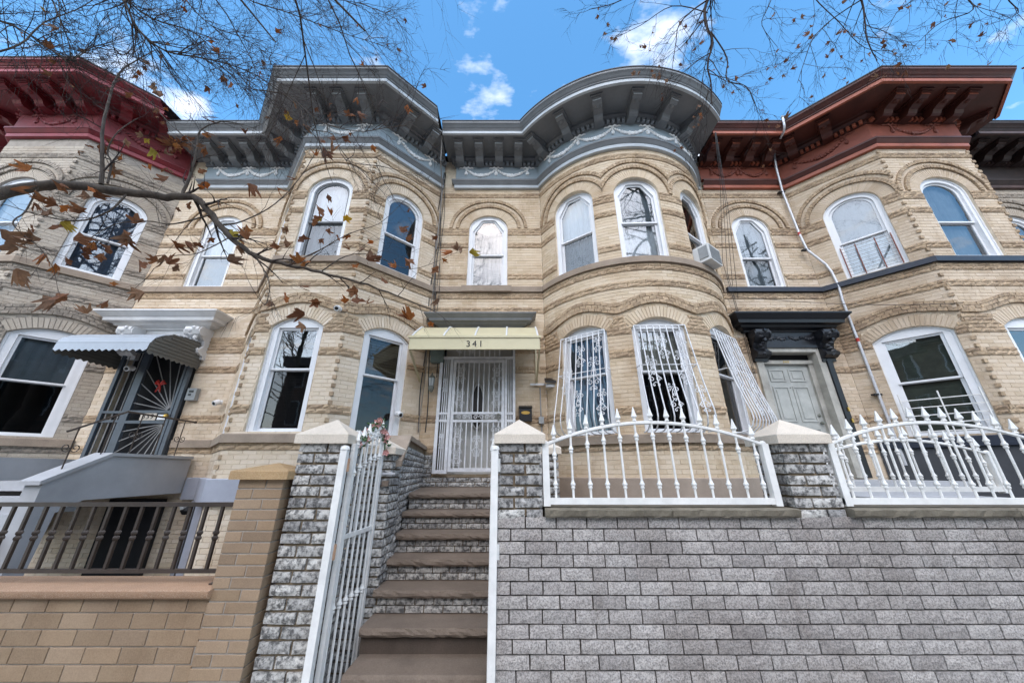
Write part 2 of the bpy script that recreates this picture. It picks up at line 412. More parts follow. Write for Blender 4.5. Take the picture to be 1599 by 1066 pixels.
def leaf_mat(name, c1, c2):
    m, nt, b = new_mat(name)
    n = noise_node(nt, 30, 5, .7)
    oi = nd(nt, 'ShaderNodeObjectInfo')
    col = mixc(nt, oi.outputs['Random'], c1, c2)
    col = mixc(nt, .7, col, ramp(nt, n.outputs['Fac'], [(.3, .55), (.7, 1.2)]).outputs[0], 'MULTIPLY')
    nt.links.new(col, b.inputs['Base Color']); b.inputs['Roughness'].default_value = .7
    tl = nd(nt, 'ShaderNodeBsdfTranslucent'); nt.links.new(col, tl.inputs['Color'])
    mx = nd(nt, 'ShaderNodeMixShader'); mx.inputs[0].default_value = .35
    nt.links.new(b.outputs[0], mx.inputs[1]); nt.links.new(tl.outputs[0], mx.inputs[2]); nt.links.new(mx.outputs[0], nt.nodes['Material Output'].inputs['Surface'])
    return m
M['leaf_rust'] = leaf_mat('rust_brown_leaf', (.17, .062, .026), (.29, .12, .05))
M['leaf_orange'] = leaf_mat('orange_leaf', (.42, .12, .02), (.34, .13, .035))
M['leaf_tan'] = leaf_mat('tan_dry_leaf', (.32, .17, .09), (.22, .12, .07))
M['cream_p'] = brick_mat('pale_cream_brick', [(min(1, v[0] * 1.06), v[1] * 1.09, v[2] * 1.16) for v in CREAM], stain=(.62, .52, .42), stain_amt=.65, bump=.15)
M['leaf_yellow'] = leaf_mat('yellow_leaf', (.60, .36, .03), (.45, .38, .06))
# ------------------------------------------------------------------ bricks
def brick_shape(L, H, kind, rng, amp=.016, D=.03):
    """(verts in s,w,z about the brick's centre, faces); w = 0 is the face plane"""
    a, h = L / 2, H / 2
    if kind == 's':
        c = min(.0022, h * .3)
        v = [(-a, -D, -h), (a, -D, -h), (a, -D, h), (-a, -D, h), (-a, -c, -h), (a, -c, -h), (a, -c, h), (-a, -c, h),
             (-a + c, 0, -h + c), (a - c, 0, -h + c), (a - c, 0, h - c), (-a + c, 0, h - c)]
        f = [(0, 1, 5, 4), (1, 2, 6, 5), (2, 3, 7, 6), (3, 0, 4, 7), (4, 5, 9, 8), (5, 6, 10, 9), (6, 7, 11, 10), (7, 4, 8, 11), (8, 9, 10, 11)]
        return v, f
    nx = 5 if L > .12 else 3; nz = 3
    v = []
    for j in range(nz):
        for i in range(nx):
            edge = i in (0, nx - 1) or j in (0, nz - 1)
            x = -a + L * i / (nx - 1); z = -h + H * j / (nz - 1)
            if edge: e_ = min(.008, amp * .6); v.append((x + (rng.random() - .5) * e_, -amp * .5 + rng.random() * amp * .45, z + (rng.random() - .5) * e_))
            else: v.append((x + (rng.random() - .5) * L * .1, amp * (.2 + rng.random() * .8), z + (rng.random() - .5) * H * .25))
    f = []
    for j in range(nz - 1):
        for i in range(nx - 1):
            q = (j * nx + i, j * nx + i + 1, (j + 1) * nx + i + 1, (j + 1) * nx + i)
            f += [(q[0], q[1], q[2]), (q[0], q[2], q[3])]
    rim = [i for i in range(nx)] + [j * nx + nx - 1 for j in range(1, nz)] + [(nz - 1) * nx + i for i in range(nx - 2, -1, -1)] + [j * nx for j in range(nz - 2, 0, -1)]
    o = len(v)
    for r in rim: v.append((v[r][0], -D, v[r][2]))
    k = len(rim)
    for i in range(k): f.append((o + i, o + (i + 1) % k, rim[(i + 1) % k], rim[i]))
    return v, f
BL, BH = .2, .058
BRICK_LIB = {}
def brick_mesh(kind, mat, long_, rng, amp):
    key = (kind, mat.name, long_, amp)
    if key not in BRICK_LIB:
        lib = []
        for q in range(8 if kind == 'r' else 1):
            v, f = brick_shape(BL if long_ else BL / 2, BH, kind, rng, amp)
            mb = MB(); mb.add([(x, -w, z) for x, w, z in v], f)
            lib.append(mb.mesh('brick', mat))
        BRICK_LIB[key] = lib
    return rng.choice(BRICK_LIB[key])
def lay(parent, specs, mats, limit=300, amp=.016, rest_name='brickwork', hidden=None):
    """specs: (seg, s0, s1, z0, z1, w, kind, mat index). The largest in view become parts, the rest one mesh."""
    rng = random.Random(len(specs) * 7 + 3)
    scored = []
    for i, (g, s0, s1, z0, z1, w, kind, mi) in enumerate(specs):
        c = g.map((s0 + s1) / 2, w, (z0 + z1) / 2); p = project(c); sc_ = -1
        if p and -5 < p[0] < 1604 and -5 < p[1] < 1071:
            n = g.nor((s0 + s1) / 2)
            view = Vector((c[0], c[1], c[2] - E)).normalized()
            facing = -(n.x * view.x + n.y * view.y)
            if facing > .05 and not (hidden and hidden(p[0], p[1])): sc_ = (s1 - s0) * (z1 - z0) * facing / p[2] ** 2
        scored.append((sc_, i))
    scored.sort(reverse=True)
    asparts = set(i for s_, i in scored[:limit] if s_ > 0)
    mb = MB(); out = []
    for i, (g, s0, s1, z0, z1, w, kind, mi) in enumerate(specs):
        L, H = s1 - s0, z1 - z0; sm, zm = (s0 + s1) / 2, (z0 + z1) / 2
        if i in asparts:
            lg = L > BL * .72
            o = bpy.data.objects.new('brick', brick_mesh(kind, mats[mi], lg, rng, amp)); COL.objects.link(o)
            attach(o, parent)
            o.location = g.map(sm, w, zm); t = g.tan(sm, ) if False else g.tan(sm)
            ln = (BL if lg else BL / 2)
            o.rotation_euler = (0, 0, math.atan2(t.y, t.x)); o.scale = (L / ln, 1, H / BH)
            out.append(o)
        else:
            v, f = brick_shape(L, H, kind, rng, amp)
            mb.add([g.map(sm + x, w + ww, zm + z) for x, ww, z in v], f, mi)
    if mb.v: stuff(mb.build(rest_name, mats, parent))
    return out
def courses(seg, z0, z1, L=.203, H=.0615, j=.0045, s_lo=0, s_hi=None, holes=None, rough=None, w=0., kind='s', mi=0, shift=0., mi_r=1, w_r=.016, jit=0., half_first=False):
    """running-bond courses cut by holes(zmid) -> [(a, b)]; rough(zmid) -> True in the rock-faced bands"""
    out = []; s_hi = seg.L if s_hi is None else s_hi
    n = int(round((z1 - z0) / (H + j)))
    P = L + j
    for c in range(n):
        za = z0 + c * (H + j); zb = za + H; zm = (za + zb) / 2
        cuts = sorted(holes(zm)) if holes else []
        free = []; p = s_lo
        for a, b in cuts:
            if a > p: free.append((p, min(a, s_hi)))
            p = max(p, b)
        if p < s_hi: free.append((p, s_hi))
        rg = rough(zm) if rough else False
        off = (c % 2) * P / 2 + shift + (R.random() - .5) * jit
        for a, b in free:
            k = math.floor((a - off) / P)
            while True:
                x0, x1 = off + k * P, off + k * P + L
                if x0 > b: break
                y0, y1 = max(x0, a), min(x1, b)
                if y1 - y0 > .03:
                    kd = 'r' if rg else kind
                    out.append((seg, y0, y1, za, zb, w + (w_r if rg else (R.random() - .5) * .002), kd, mi_r if rg else mi))
                k += 1
    return out

# ------------------------------------------------------------------ wall openings
class Opening:
    def __init__(s, seg, c, w, z0, zs, rise, kind):
        s.seg, s.c, s.w, s.z0, s.zs, s.rise, s.kind = seg, c, w, z0, zs, rise, kind   # kind: 'seg' segmental, 'ell' round-headed, 'flat'
    def top(s, x, grow=0.):
        a = s.w / 2 + grow; d = abs(x - s.c)
        if d > a: return None
        if s.kind == 'flat': return s.zs + grow
        if s.kind == 'ell':
            return s.zs + (s.rise + grow) * math.sqrt(max(0, 1 - (d / a) ** 2))
        a0 = s.w / 2; r = (a0 * a0 + s.rise ** 2) / (2 * s.rise); cz = s.zs + s.rise - r; rr = r + grow
        return cz + math.sqrt(max(0, rr * rr - d * d))
    def span(s, z, grow=0.):
        """the interval of the wall taken at height z"""
        if z < s.z0: return None
        a = s.w / 2
        if s.kind == 'ell':
            if z <= s.zs: return (s.c - a, s.c + a)
            q = (z - s.zs) / (s.rise + grow)
            if q >= 1: return None
            h = (a + grow) * math.sqrt(1 - q * q); return (s.c - h, s.c + h)
        if s.kind == 'flat':
            return (s.c - a, s.c + a) if z < s.zs else None
        r = (a * a + s.rise ** 2) / (2 * s.rise); cz = s.zs + s.rise - r; rr = r + grow
        th = math.asin(a / r); zsp = cz + rr * math.cos(th)
        if z > cz + rr: return None
        if z <= s.zs: return (s.c - a, s.c + a)
        if grow:
            h = a + (z - s.zs) * math.tan(th) if z < zsp else math.sqrt(max(0, rr * rr - (z - cz) ** 2))
        else: h = math.sqrt(max(0, rr * rr - (z - cz) ** 2))
        return (s.c - h, s.c + h)
    def outline(s, n=18, inset=0.):
        a = s.w / 2 - inset; P = [(s.c - a, s.z0 + inset)]
        for i in range(n + 1):
            x = -a + 2 * a * i / n
            if s.kind == 'ell':
                t = math.pi * (1 - i / n); P.append((s.c + a * math.cos(t), s.zs + (s.rise - inset) * math.sin(t)))
            elif s.kind == 'seg':
                P.append((s.c + x, s.top(s.c + x * (s.w / 2) / a * .999) - inset))
            else: P.append((s.c + x, s.zs - inset))
        P.append((s.c + a, s.z0 + inset)); return P

def backing(mb, seg, z0, z1, ops, m=0):
    xs = {0., seg.L}
    if isinstance(seg, Arc):
        n = int(seg.L / .12)
        for i in range(n): xs.add(seg.L * i / n)
    for o in ops:
        for i in range(19):
            if o.kind == 'ell': xs.add(o.c - o.w / 2 * math.cos(math.pi * i / 18))
            else: xs.add(o.c - o.w / 2 + o.w * i / 18)
    xs = sorted(x for x in xs if -1e-6 <= x <= seg.L + 1e-6)
    for a, b in zip(xs, xs[1:]):
        if b - a < 1e-5: continue
        m_ = (a + b) / 2; cut = []
        for o in ops:
            if abs(m_ - o.c) < o.w / 2:
                ta = o.top(min(max(a, o.c - o.w / 2), o.c + o.w / 2)); tb = o.top(min(max(b, o.c - o.w / 2), o.c + o.w / 2))
                if ta is None: ta = o.zs
                if tb is None: tb = o.zs
                cut.append((o.z0, ta, tb))
        cut.sort(); lo = (z0, z0)
        for c0, ta, tb in cut:
            mb.add([seg.map(a, -.006, lo[0]), seg.map(b, -.006, lo[1]), seg.map(b, -.006, c0), seg.map(a, -.006, c0)], [(0, 1, 2, 3)], m)
            lo = (ta, tb)
        mb.add([seg.map(a, -.006, lo[0]), seg.map(b, -.006, lo[1]), seg.map(b, -.006, z1), seg.map(a, -.006, z1)], [(0, 1, 2, 3)], m)
    for o in ops:
        P = o.outline(); k = len(P); vs = []
        for x, z in P: vs += [seg.map(x, .001, z), seg.map(x, -.20, z)]
        mb.add(vs, [(2 * i, 2 * i + 1, 2 * i + 3, 2 * i + 2) for i in range(k - 1)] + [(2 * k - 2, 2 * k - 1, 1, 0)], m)
def arch_ring(mb, o, g0, g1, n, w, mi=0, gap=.012, jit=0., t0=0., t1=1.):
    """radial bricks between two offsets of an opening's head"""
    seg = o.seg
    if o.kind == 'ell':
        def P(t, g):
            a = math.pi * (1 - t); return o.c + (o.w / 2 + g) * math.cos(a), o.zs + (o.rise + g) * math.sin(a)
    else:
        a = o.w / 2; r = (a * a + o.rise ** 2) / (2 * o.rise); cz = o.zs + o.rise - r; th = math.asin(a / r)
        def P(t, g):
            q = -th + 2 * th * t; return o.c + (r + g) * math.sin(q), cz + (r + g) * math.cos(q)
    for i in range(n):
        ta = t0 + (t1 - t0) * (i + gap * 3) / n; tb = t0 + (t1 - t0) * (i + 1 - gap * 3) / n
        q = [P(ta, g0), P(tb, g0), P(tb, g1), P(ta, g1)]
        ww = [w + R.random() * jit for _ in range(4)]
        lim = getattr(o, 'lim', None)
        if lim and not all(lim[0] - .012 < x < lim[1] + .012 for x, z in q):
            if not any(lim[0] < x < lim[1] for x, z in q): continue
            q = [(min(max(x, lim[0] + .002), lim[1] - .002), z) for x, z in q]
        v = [seg.map(x, -.025, z) for x, z in q] + [seg.map(x, ww[k], z) for k, (x, z) in enumerate(q)]
        mb.add(v, [(4, 7, 6, 5), (0, 4, 5, 1), (1, 5, 6, 2), (2, 6, 7, 3), (3, 7, 4, 0)], mi)

# ------------------------------------------------------------------ windows
def ring(mb, seg, A, B, wf, wb, m=0):
    """a frame between two outlines of equal count, front at wf, back at wb"""
    k = len(A); vs = []
    for x, z in A: vs += [seg.map(x, wf, z), seg.map(x, wb, z)]
    for x, z in B: vs += [seg.map(x, wf, z), seg.map(x, wb, z)]
    fs = []
    for i in range(k):
        j = (i + 1) % k
        fs.append((2 * i, 2 * j, 2 * k + 2 * j, 2 * k + 2 * i))
        fs.append((2 * k + 2 * i, 2 * k + 2 * j, 2 * k + 2 * j + 1, 2 * k + 2 * i + 1))
        fs.append((2 * j, 2 * i, 2 * i + 1, 2 * j + 1))
    mb.add(vs, fs, m)
def panel(mb, seg, P, w, m=0):
    mb.add([seg.map(x, w, z) for x, z in P], [tuple(range(len(P)))[::-1]], m)
def window(root, o, mid, inner='oct', back=('curtain_reflect_grey', 'dark'), glass=('glass', 'glass'), fw=.085, frame='white_frame', recess=.05, low_recess=.0, open_low=False, sash_m=None):
    """double-hung window in an opening: frame > sashes, panes, what hangs behind them"""
    g = o.seg
    if isinstance(g, Arc):
        g = Line(g.map(o.c - o.w / 2, 0, 0)[:2], g.map(o.c + o.w / 2, 0, 0)[:2]); o = Opening(g, g.L / 2, g.L, o.z0, o.zs, o.rise, o.kind)
    n = 18; A = o.outline(n)
    b = o.w / 2 - fw; zt = o.zs + o.rise - fw * (1.0 if inner != 'rect' else .9)
    if inner == 'oct':
        zsh = o.zs - .03; pts = [(-b, zsh), (-b * .42, zt), (b * .42, zt), (b, zsh)]
        seglen = [math.dist(pts[i], pts[i + 1]) for i in range(3)]; tot = sum(seglen); T = []
        for i in range(n + 1):
            d = tot * i / n; k = 0
            while k < 2 and d > seglen[k]: d -= seglen[k]; k += 1
            q = d / seglen[k]; T.append((pts[k][0] + (pts[k + 1][0] - pts[k][0]) * q, pts[k][1] + (pts[k + 1][1] - pts[k][1]) * q))
    elif inner == 'arch':
        T = [(b * math.cos(math.pi * (1 - i / n)), o.zs + (o.rise - fw) * math.sin(math.pi * (1 - i / n))) for i in range(n + 1)]
    else:
        zt = o.zs + .0; T = [(-b + 2 * b * i / n, zt) for i in range(n + 1)]
    zb = o.z0 + .045
    B = [(o.c - b, zb)] + [(o.c + x, z) for x, z in T] + [(o.c + b, zb)]
    mb = MB(); w0 = -recess
    ring(mb, g, A, B, w0, w0 - .09)
    # a raised brickmould round the frame
    C = [(o.c + (x - o.c) * .94, z - (.02 if i not in (0, len(A) - 1) else -.02)) for i, (x, z) in enumerate(A)]
    ring(mb, g, A, C, w0 + .015, w0)
    win = mb.build('window', M[frame], root)
    # sashes
    zm = mid; sf = .04
    S = MB()
    U_ = [(o.c - b, zm)] + [(o.c + x, max(z, zm)) for x, z in T] + [(o.c + b, zm)]
    V_ = [(o.c - b + sf, zm + .03)] + [(o.c + x * (b - sf) / b, max(z - sf * .9, zm + .03)) for x, z in T] + [(o.c + b - sf, zm + .03)]
    ring(S, g, U_, V_, w0 - .035, w0 - .065)
    S.build('sash', M[sash_m or frame], win)
    S = MB(); z_l = zb
    L1 = [(o.c - b, z_l), (o.c - b, zm + .03), (o.c + b, zm + .03), (o.c + b, z_l)]
    L2 = [(o.c - b + sf, z_l + sf), (o.c - b + sf, zm - .012), (o.c + b - sf, zm - .012), (o.c + b - sf, z_l + sf)]
    ring(S, g, L1, L2, w0 - .07, w0 - .10)
    S.build('sash', M[sash_m or frame], win)
    p = MB(); panel(p, g, V_, w0 - .05); p.build('pane', M[glass[0]], win)
    p = MB(); panel(p, g, L2, w0 - .085); p.build('pane', M[glass[1]], win)
    for k, (bk, lo, hi, dep) in enumerate(((back[0], zm - .02, None, .10), (back[1], o.z0, zm - .01, .145))):
        if bk is None: continue
        q = MB(); wv = w0 - dep - .02
        if k == 0: P = [(o.c - b, zm - .02)] + [(o.c + x, max(z, zm)) for x, z in T] + [(o.c + b, zm - .02)]
        else: P = L1
        if 'blind' in bk:
            x0, x1 = o.c - b, o.c + b; z_ = min(z for x, z in P); zz = max(z for x, z in P)
            m_ = int((zz - z_) / .05)
            for i in range(m_):
                za = z_ + i * .05
                q.add([g.map(x0, wv + .012, za), g.map(x1, wv + .012, za), g.map(x1, wv - .012, za + .055), g.map(x0, wv - .012, za + .055)], [(0, 1, 2, 3)])
            q.build('blind', M[bk], win)
        elif 'curtain' in bk:
            x0, x1 = o.c - b, o.c + b; z_ = min(z for x, z in P); zz = max(z for x, z in P); N = 26
            vs = []
            for i in range(N + 1):
                wz = wv - .012 + .012 * math.sin(i * 1.9 + o.c) - .006 * math.sin(i * .7)
                x = x0 + (x1 - x0) * i / N; vs += [g.map(x, wz, z_), g.map(x, wz, zz)]
            q.add(vs, [(2 * i, 2 * i + 2, 2 * i + 3, 2 * i + 1) for i in range(N)])
            q.build('curtain', M[bk], win, 60)  # some of these cloths stand in for reflections in the pane
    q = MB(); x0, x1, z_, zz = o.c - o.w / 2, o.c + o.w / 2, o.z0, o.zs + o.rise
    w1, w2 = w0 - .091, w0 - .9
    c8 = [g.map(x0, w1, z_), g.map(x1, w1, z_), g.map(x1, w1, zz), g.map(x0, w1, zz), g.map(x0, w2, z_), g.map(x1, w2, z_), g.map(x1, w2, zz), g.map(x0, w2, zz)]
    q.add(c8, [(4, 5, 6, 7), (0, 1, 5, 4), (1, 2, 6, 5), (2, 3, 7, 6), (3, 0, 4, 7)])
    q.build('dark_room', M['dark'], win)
    return win
# ------------------------------------------------------------------ cornices
def z(v): return E + v
def cornice(root, path, segs_br, segs_sw, mats, clips=(), dz=0., grow=1.0, segs_dent=None, fix=None):
    """mats: dark, light, frieze, swag. segs_br / segs_sw: (seg, [s...]) for brackets / garland (s0, s1)"""
    Z = lambda v: E + v + dz
    dk, lt, fr, sw = [M[k] for k in mats]
    def run(prof, name, mat, parent, caps=True):
        mb = MB(); sweep(mb, path, [(o * grow if o > .3 else o, Z(v)) for o, v in prof], 0, caps, fix)
        ob = mb.build(name, mat, parent, 0)
        for x, less in clips: clip_x(ob.data, x, less)
        ob.data.polygons.foreach_set('use_smooth', [True] * len(ob.data.polygons)); ob.data.set_sharp_from_angle(angle=math.radians(28))
        return ob
    main = run([(0, 7.09), (.18, 7.09), (.19, 7.098), (.74, 7.098), (.74, 7.065), (.755, 7.06)], 'cornice', dk, root)
    run([(.05, 6.87), (.085, 6.875), (.085, 6.965), (.125, 6.97), (.14, 7.0), (.175, 7.03), (.18, 7.09), (0, 7.09)], 'bed_moulding', dk, main)
    run([(.742, 7.06), (.795, 7.06), (.795, 7.135), (.742, 7.135)], 'fascia', lt, main)
    run([(.742, 7.135), (.80, 7.137), (.815, 7.15), (.815, 7.17), (.83, 7.18), (.845, 7.20), (.87, 7.235), (.895, 7.255), (.90, 7.27), (.90, 7.30), (.742, 7.30)], 'crown_moulding', dk, main)
    run([(.70, 7.30), (.912, 7.302), (.912, 7.325), (.0, 7.36)], 'roof_edge', M['tar'], main)
    run([(.0, 6.46), (.05, 6.46), (.05, 6.875), (.0, 6.875)], 'frieze', fr, main)
    run([(0, 6.22), (.06, 6.22), (.066, 6.225), (.066, 6.305), (.06, 6.31), (0, 6.31)], 'lower_fillet', lt, main)
    run([(0, 6.31), (.072, 6.312), (.085, 6.33), (.12, 6.385), (.13, 6.39), (.13, 6.43), (.115, 6.435), (.09, 6.455), (.055, 6.462), (0, 6.462)], 'architrave', dk, main)
    okx = lambda p: all((p[0] < x if less else p[0] > x) for x, less in clips)
    d = MB()
    for g, a, b in (segs_dent or [(g, 0, g.L) for g, _ in segs_br]):
        n = max(1, int((b - a) / .098))
        for i in range(n):
            s = a + (b - a) * (i + .5) / n
            if okx(g.map(s, .1, 0)): d.wbox(g, s - .027, s + .027, .08, .15, Z(6.885), Z(6.963))
    if d.v: stuff(d.build('dentils', M['c_dent'] if mats[0] == 'c_dark' else lt, main))
    prof = [(.19, 6.86), (.25, 6.85), (.29, 6.875), (.33, 6.935), (.42, 6.965), (.52, 6.965), (.56, 6.99), (.585, 7.0), (.585, 7.055), (.60, 7.06), (.60, 7.099), (.0, 7.099), (.0, 6.86)]
    for g, ss in segs_br:
        for s in ss:
            if not okx(g.map(s, .55, 0)): continue
            b = MB(); q = Line(g.map(s, 0, 0)[:2], (Vector(g.map(s, 0, 0)[:2]) + g.tan(s) * .1))
            k = len(prof)
            vs = [q.map(-.09, o * (grow if o > .3 else 1), Z(v)) for o, v in prof] + [q.map(.09, o * (grow if o > .3 else 1), Z(v)) for o, v in prof]
            b.add(vs, [tuple(range(k)), tuple(range(k, 2 * k))[::-1]] + [(i, i + k, (i + 1) % k + k, (i + 1) % k) for i in range(k)])
            br = b.build('bracket', dk, main, fix=True)
            c = MB(); c.wbox(q, -.12, .12, .19, .655 * grow, Z(7.06), Z(7.097))
            c.wbox(q, -.10, .10, .19, .625 * grow, Z(7.035), Z(7.06)); c.build('bracket_cap', dk, br)
            f = MB(); f.wbox(q, -.086, .086, .585 * grow, .592 * grow, Z(7.0), Z(7.034)); f.build('bracket_lit_face', lt, br)  # lighter plate: light caught by the bracket front, put in as colour
            r_ = MB(); r_.lathe(q.map(0, .47 * grow, Z(6.966)), [(.045, 0), (.045, -.012), (.02, -.022)], 8); r_.build('rosette', dk, br)
    for g, runs in segs_sw:
        for s0, s1 in runs:
            if not (okx(g.map(s0, .06, 0)) and okx(g.map(s1, .06, 0))): continue
            m = MB(); n = 17
            for i in range(n + 1):
                t = i / n; s = s0 + (s1 - s0) * t; v = 6.80 - .20 * (1 - (2 * t - 1) ** 2)
                rr = .022 + .026 * (1 - abs(2 * t - 1)) + R.random() * .008
                c = g.map(s, .058, Z(v)); m.blob(c, rr * 1.15, rr * .7, rr, jit=.5)
            m.build('garland', sw, main, 40)
        if runs:
            ends = sorted(set([round(a, 3) for a, b in runs] + [round(b, 3) for a, b in runs]))
            for s in ends:
                if not okx(g.map(s, .06, 0)) or s < .05 or s > g.L - .05: continue
                m = MB()
                for sg in (-1, 1):
                    m.tube([g.map(s, .06, Z(6.82)), g.map(s + sg * .05, .066, Z(6.845)), g.map(s + sg * .09, .06, Z(6.825)), g.map(s + sg * .14, .06, Z(6.84)), g.map(s + sg * .17, .058, Z(6.82))], [.02, .027, .018, .016, .009], 5)
                m.tube([g.map(s, .06, Z(6.82)), g.map(s, .062, Z(6.76)), g.map(s, .062, Z(6.70))], [.02, .014, .016], 5)
                m.blob(g.map(s, .06, Z(6.665)), .045, .03, .06, jit=.3); m.blob(g.map(s, .06, Z(6.83)), .025, .02, .025)
                m.build('bow', sw, main, 40)
    return main

# ------------------------------------------------------------------ houses
BANDS = [(.33, .455), (.80, .93), (1.78, 1.91), (2.14, 2.46), (3.0, 3.135), (3.345, 3.47), (3.81, 3.94), (4.59, 4.72), (4.945, 5.08), (5.95, 6.085)]
def is_band(zm): return any(a - .005 < zm - E < b for a, b in BANDS)
SILL1, SILL2 = .53, 3.62
def win1(seg, c, w=.87, ztop=2.24, rise=.17): return Opening(seg, c, w, E + SILL1, E + ztop, rise, 'seg')
def win2(seg, c, w=.87): return Opening(seg, c, w, E + SILL2, E + 5.10, .36, 'ell')
def door_op(seg, c, w, zb=-.1, zt=2.27): return Opening(seg, c, w, E + zb, E + zt, 0, 'flat')

def house_walls(root, segs, ops, mats, zb, hood1=True, limit=300, mort='mortar', skip=None, label_flat=True, zbot=None, dog=()):
    """wall backing, brickwork, arches, mouldings"""
    mb = MB()
    for g in segs: backing(mb, g, 0.0 if zbot is None else zbot, E + 7.1, [o for o in ops if o.seg is g])
    wall = mb.build('wall', M[mort], root)
    specs = []
    for g in segs:
        mine = [o for o in ops if o.seg is g]
        def holes(zm, mine=mine):
            out = []
            for o in mine:
                if o.kind == 'ell':
                    sp = o.span(zm, .46 if zm > o.zs else 0)
                elif o.kind == 'seg':
                    sp = o.span(zm, .215 if zm > o.zs else 0)
                else: sp = o.span(zm)
                if sp: out.append((sp[0] - .006, sp[1] + .006))
            return out
        specs += courses(g, E + zb, E + 6.30, holes=holes, rough=is_band, w=0., kind='s', jit=.02)
    lay(wall, specs, [M[mats[0]], M[mats[1]]], limit, .014, hidden=skip)
    for o in ops:
        a = MB(); nb_ = [p.c for p in ops if p.seg is o.seg and p.kind == o.kind]
        o.lim = (max([(c + o.c) / 2 for c in nb_ if c < o.c - .01] + [0.]), min([(c + o.c) / 2 for c in nb_ if c > o.c + .01] + [o.seg.L]))
        if o.kind == 'ell':
            arch_ring(a, o, .01, .215, 40, .004, 0, .03)
            arch_ring(a, o, .225, .295, 34, .03, 1, .02, .014)
            arch_ring(a, o, .305, .365, 60, .006, 0, .02)
            arch_ring(a, o, .375, .445, 40, .028, 1, .02, .014)
        elif o.kind == 'seg':
            arch_ring(a, o, .008, .205, 20, .006, 0, .03, .003)
        if a.v: stuff(a.build('brick_arch', [M[mats[0]], M[mats[1]]], wall))
    # the wavy label moulding over the ground-floor windows: a projecting course that rises over each head
    for g in segs:
        mine = [o for o in ops if o.seg is g and o.kind == 'seg']
        if not mine: continue
        a = MB(); n = int(g.L / .105)
        def lz(s):
            v = 2.50
            for o in mine:
                d = abs(s - o.c); hw = o.w / 2 + .30
                if d < hw: v = max(v, 2.50 + (o.zs + o.rise - E + .27 - 2.50) * (.5 + .5 * math.cos(math.pi * d / hw)) ** .8)
            return E + v
        for row in range(3):
            for i in range(n):
                sa, sb = g.L * i / n, g.L * (i + 1) / n
                if row % 2: sa, sb = max(0, sa - g.L / n / 2), sb - g.L / n / 2
                sa += .003; sb -= .004
                z0a, z0b = lz(sa) + row * .066, lz(sb) + row * .066
                w = .03 if row == 0 else .02
                ws = [w + R.random() * .014 for _ in range(4)]
                v = [g.map(sa, -.02, z0a), g.map(sb, -.02, z0b), g.map(sb, -.02, z0b + .058), g.map(sa, -.02, z0a + .058), g.map(sa, ws[0], z0a), g.map(sb, ws[1], z0b), g.map(sb, ws[2], z0b + .058), g.map(sa, ws[3], z0a + .058)]
                a.add(v, [(4, 5, 6, 7), (0, 1, 5, 4), (1, 2, 6, 5), (2, 3, 7, 6), (3, 0, 4, 7)])
        stuff(a.build('label_moulding', [M[mats[1]]], wall))
    # saw-tooth bricks where the canted faces meet
    for x, y, n1, n2 in dog:
        a = MB(); zz = E + zb; c = 0
        while zz < E + 6.22:
            n = n1 if c % 2 else n2
            t = Vector((-n[1], n[0])); p = Vector((x, y)); nn = Vector(n)
            q = [p - t * .02 - nn * .04, p + t * .02 - nn * .04, p + t * .032 + nn * .016, p - t * .032 + nn * .016]
            a.hexa([(v.x, v.y, zz) for v in q] + [(v.x, v.y, zz + .058) for v in q]); zz += .132; c += 1
        stuff(a.build('corner_bricks', [M[mats[1]]], wall))
    return wall
def sill_band(root, path, z0, z1, out, mat, name='sill_band', cuts=None, clips=(), fix=None):
    mb = MB(); sweep(mb, path, [(0, z0), (out, z0), (out, z1 - .012), (out - .012, z1), (-.02, z1)], 0, True, fix)
    o = mb.build(name, M[mat], root, 0)
    for x, less in clips: clip_x(o.data, x, less)
    o.data.polygons.foreach_set('use_smooth', [True] * len(o.data.polygons)); o.data.set_sharp_from_angle(angle=math.radians(28))
    return o
def roof(root, path, yb=14.0):
    mb = MB(); P = list(path) + [(path[-1][0], yb), (path[0][0], yb)]
    k = len(P); zt = E + 7.30
    mb.add([(x, y, zt) for x, y in P], [tuple(range(k))[::-1]])
    mb.add([(path[-1][0], path[-1][1], 0), (path[-1][0], yb, 0), (path[-1][0], yb, zt), (path[-1][0], path[-1][1], zt)], [(0, 1, 2, 3)])
    mb.add([(path[0][0], path[0][1], 0), (path[0][0], yb, 0), (path[0][0], yb, zt), (path[0][0], path[0][1], zt)], [(3, 2, 1, 0)])
    mb.add([(path[-1][0], yb, 0), (path[0][0], yb, 0), (path[0][0], yb, zt), (path[-1][0], yb, zt)], [(0, 1, 2, 3)])
    mb.build('roof', M['tar'], root)
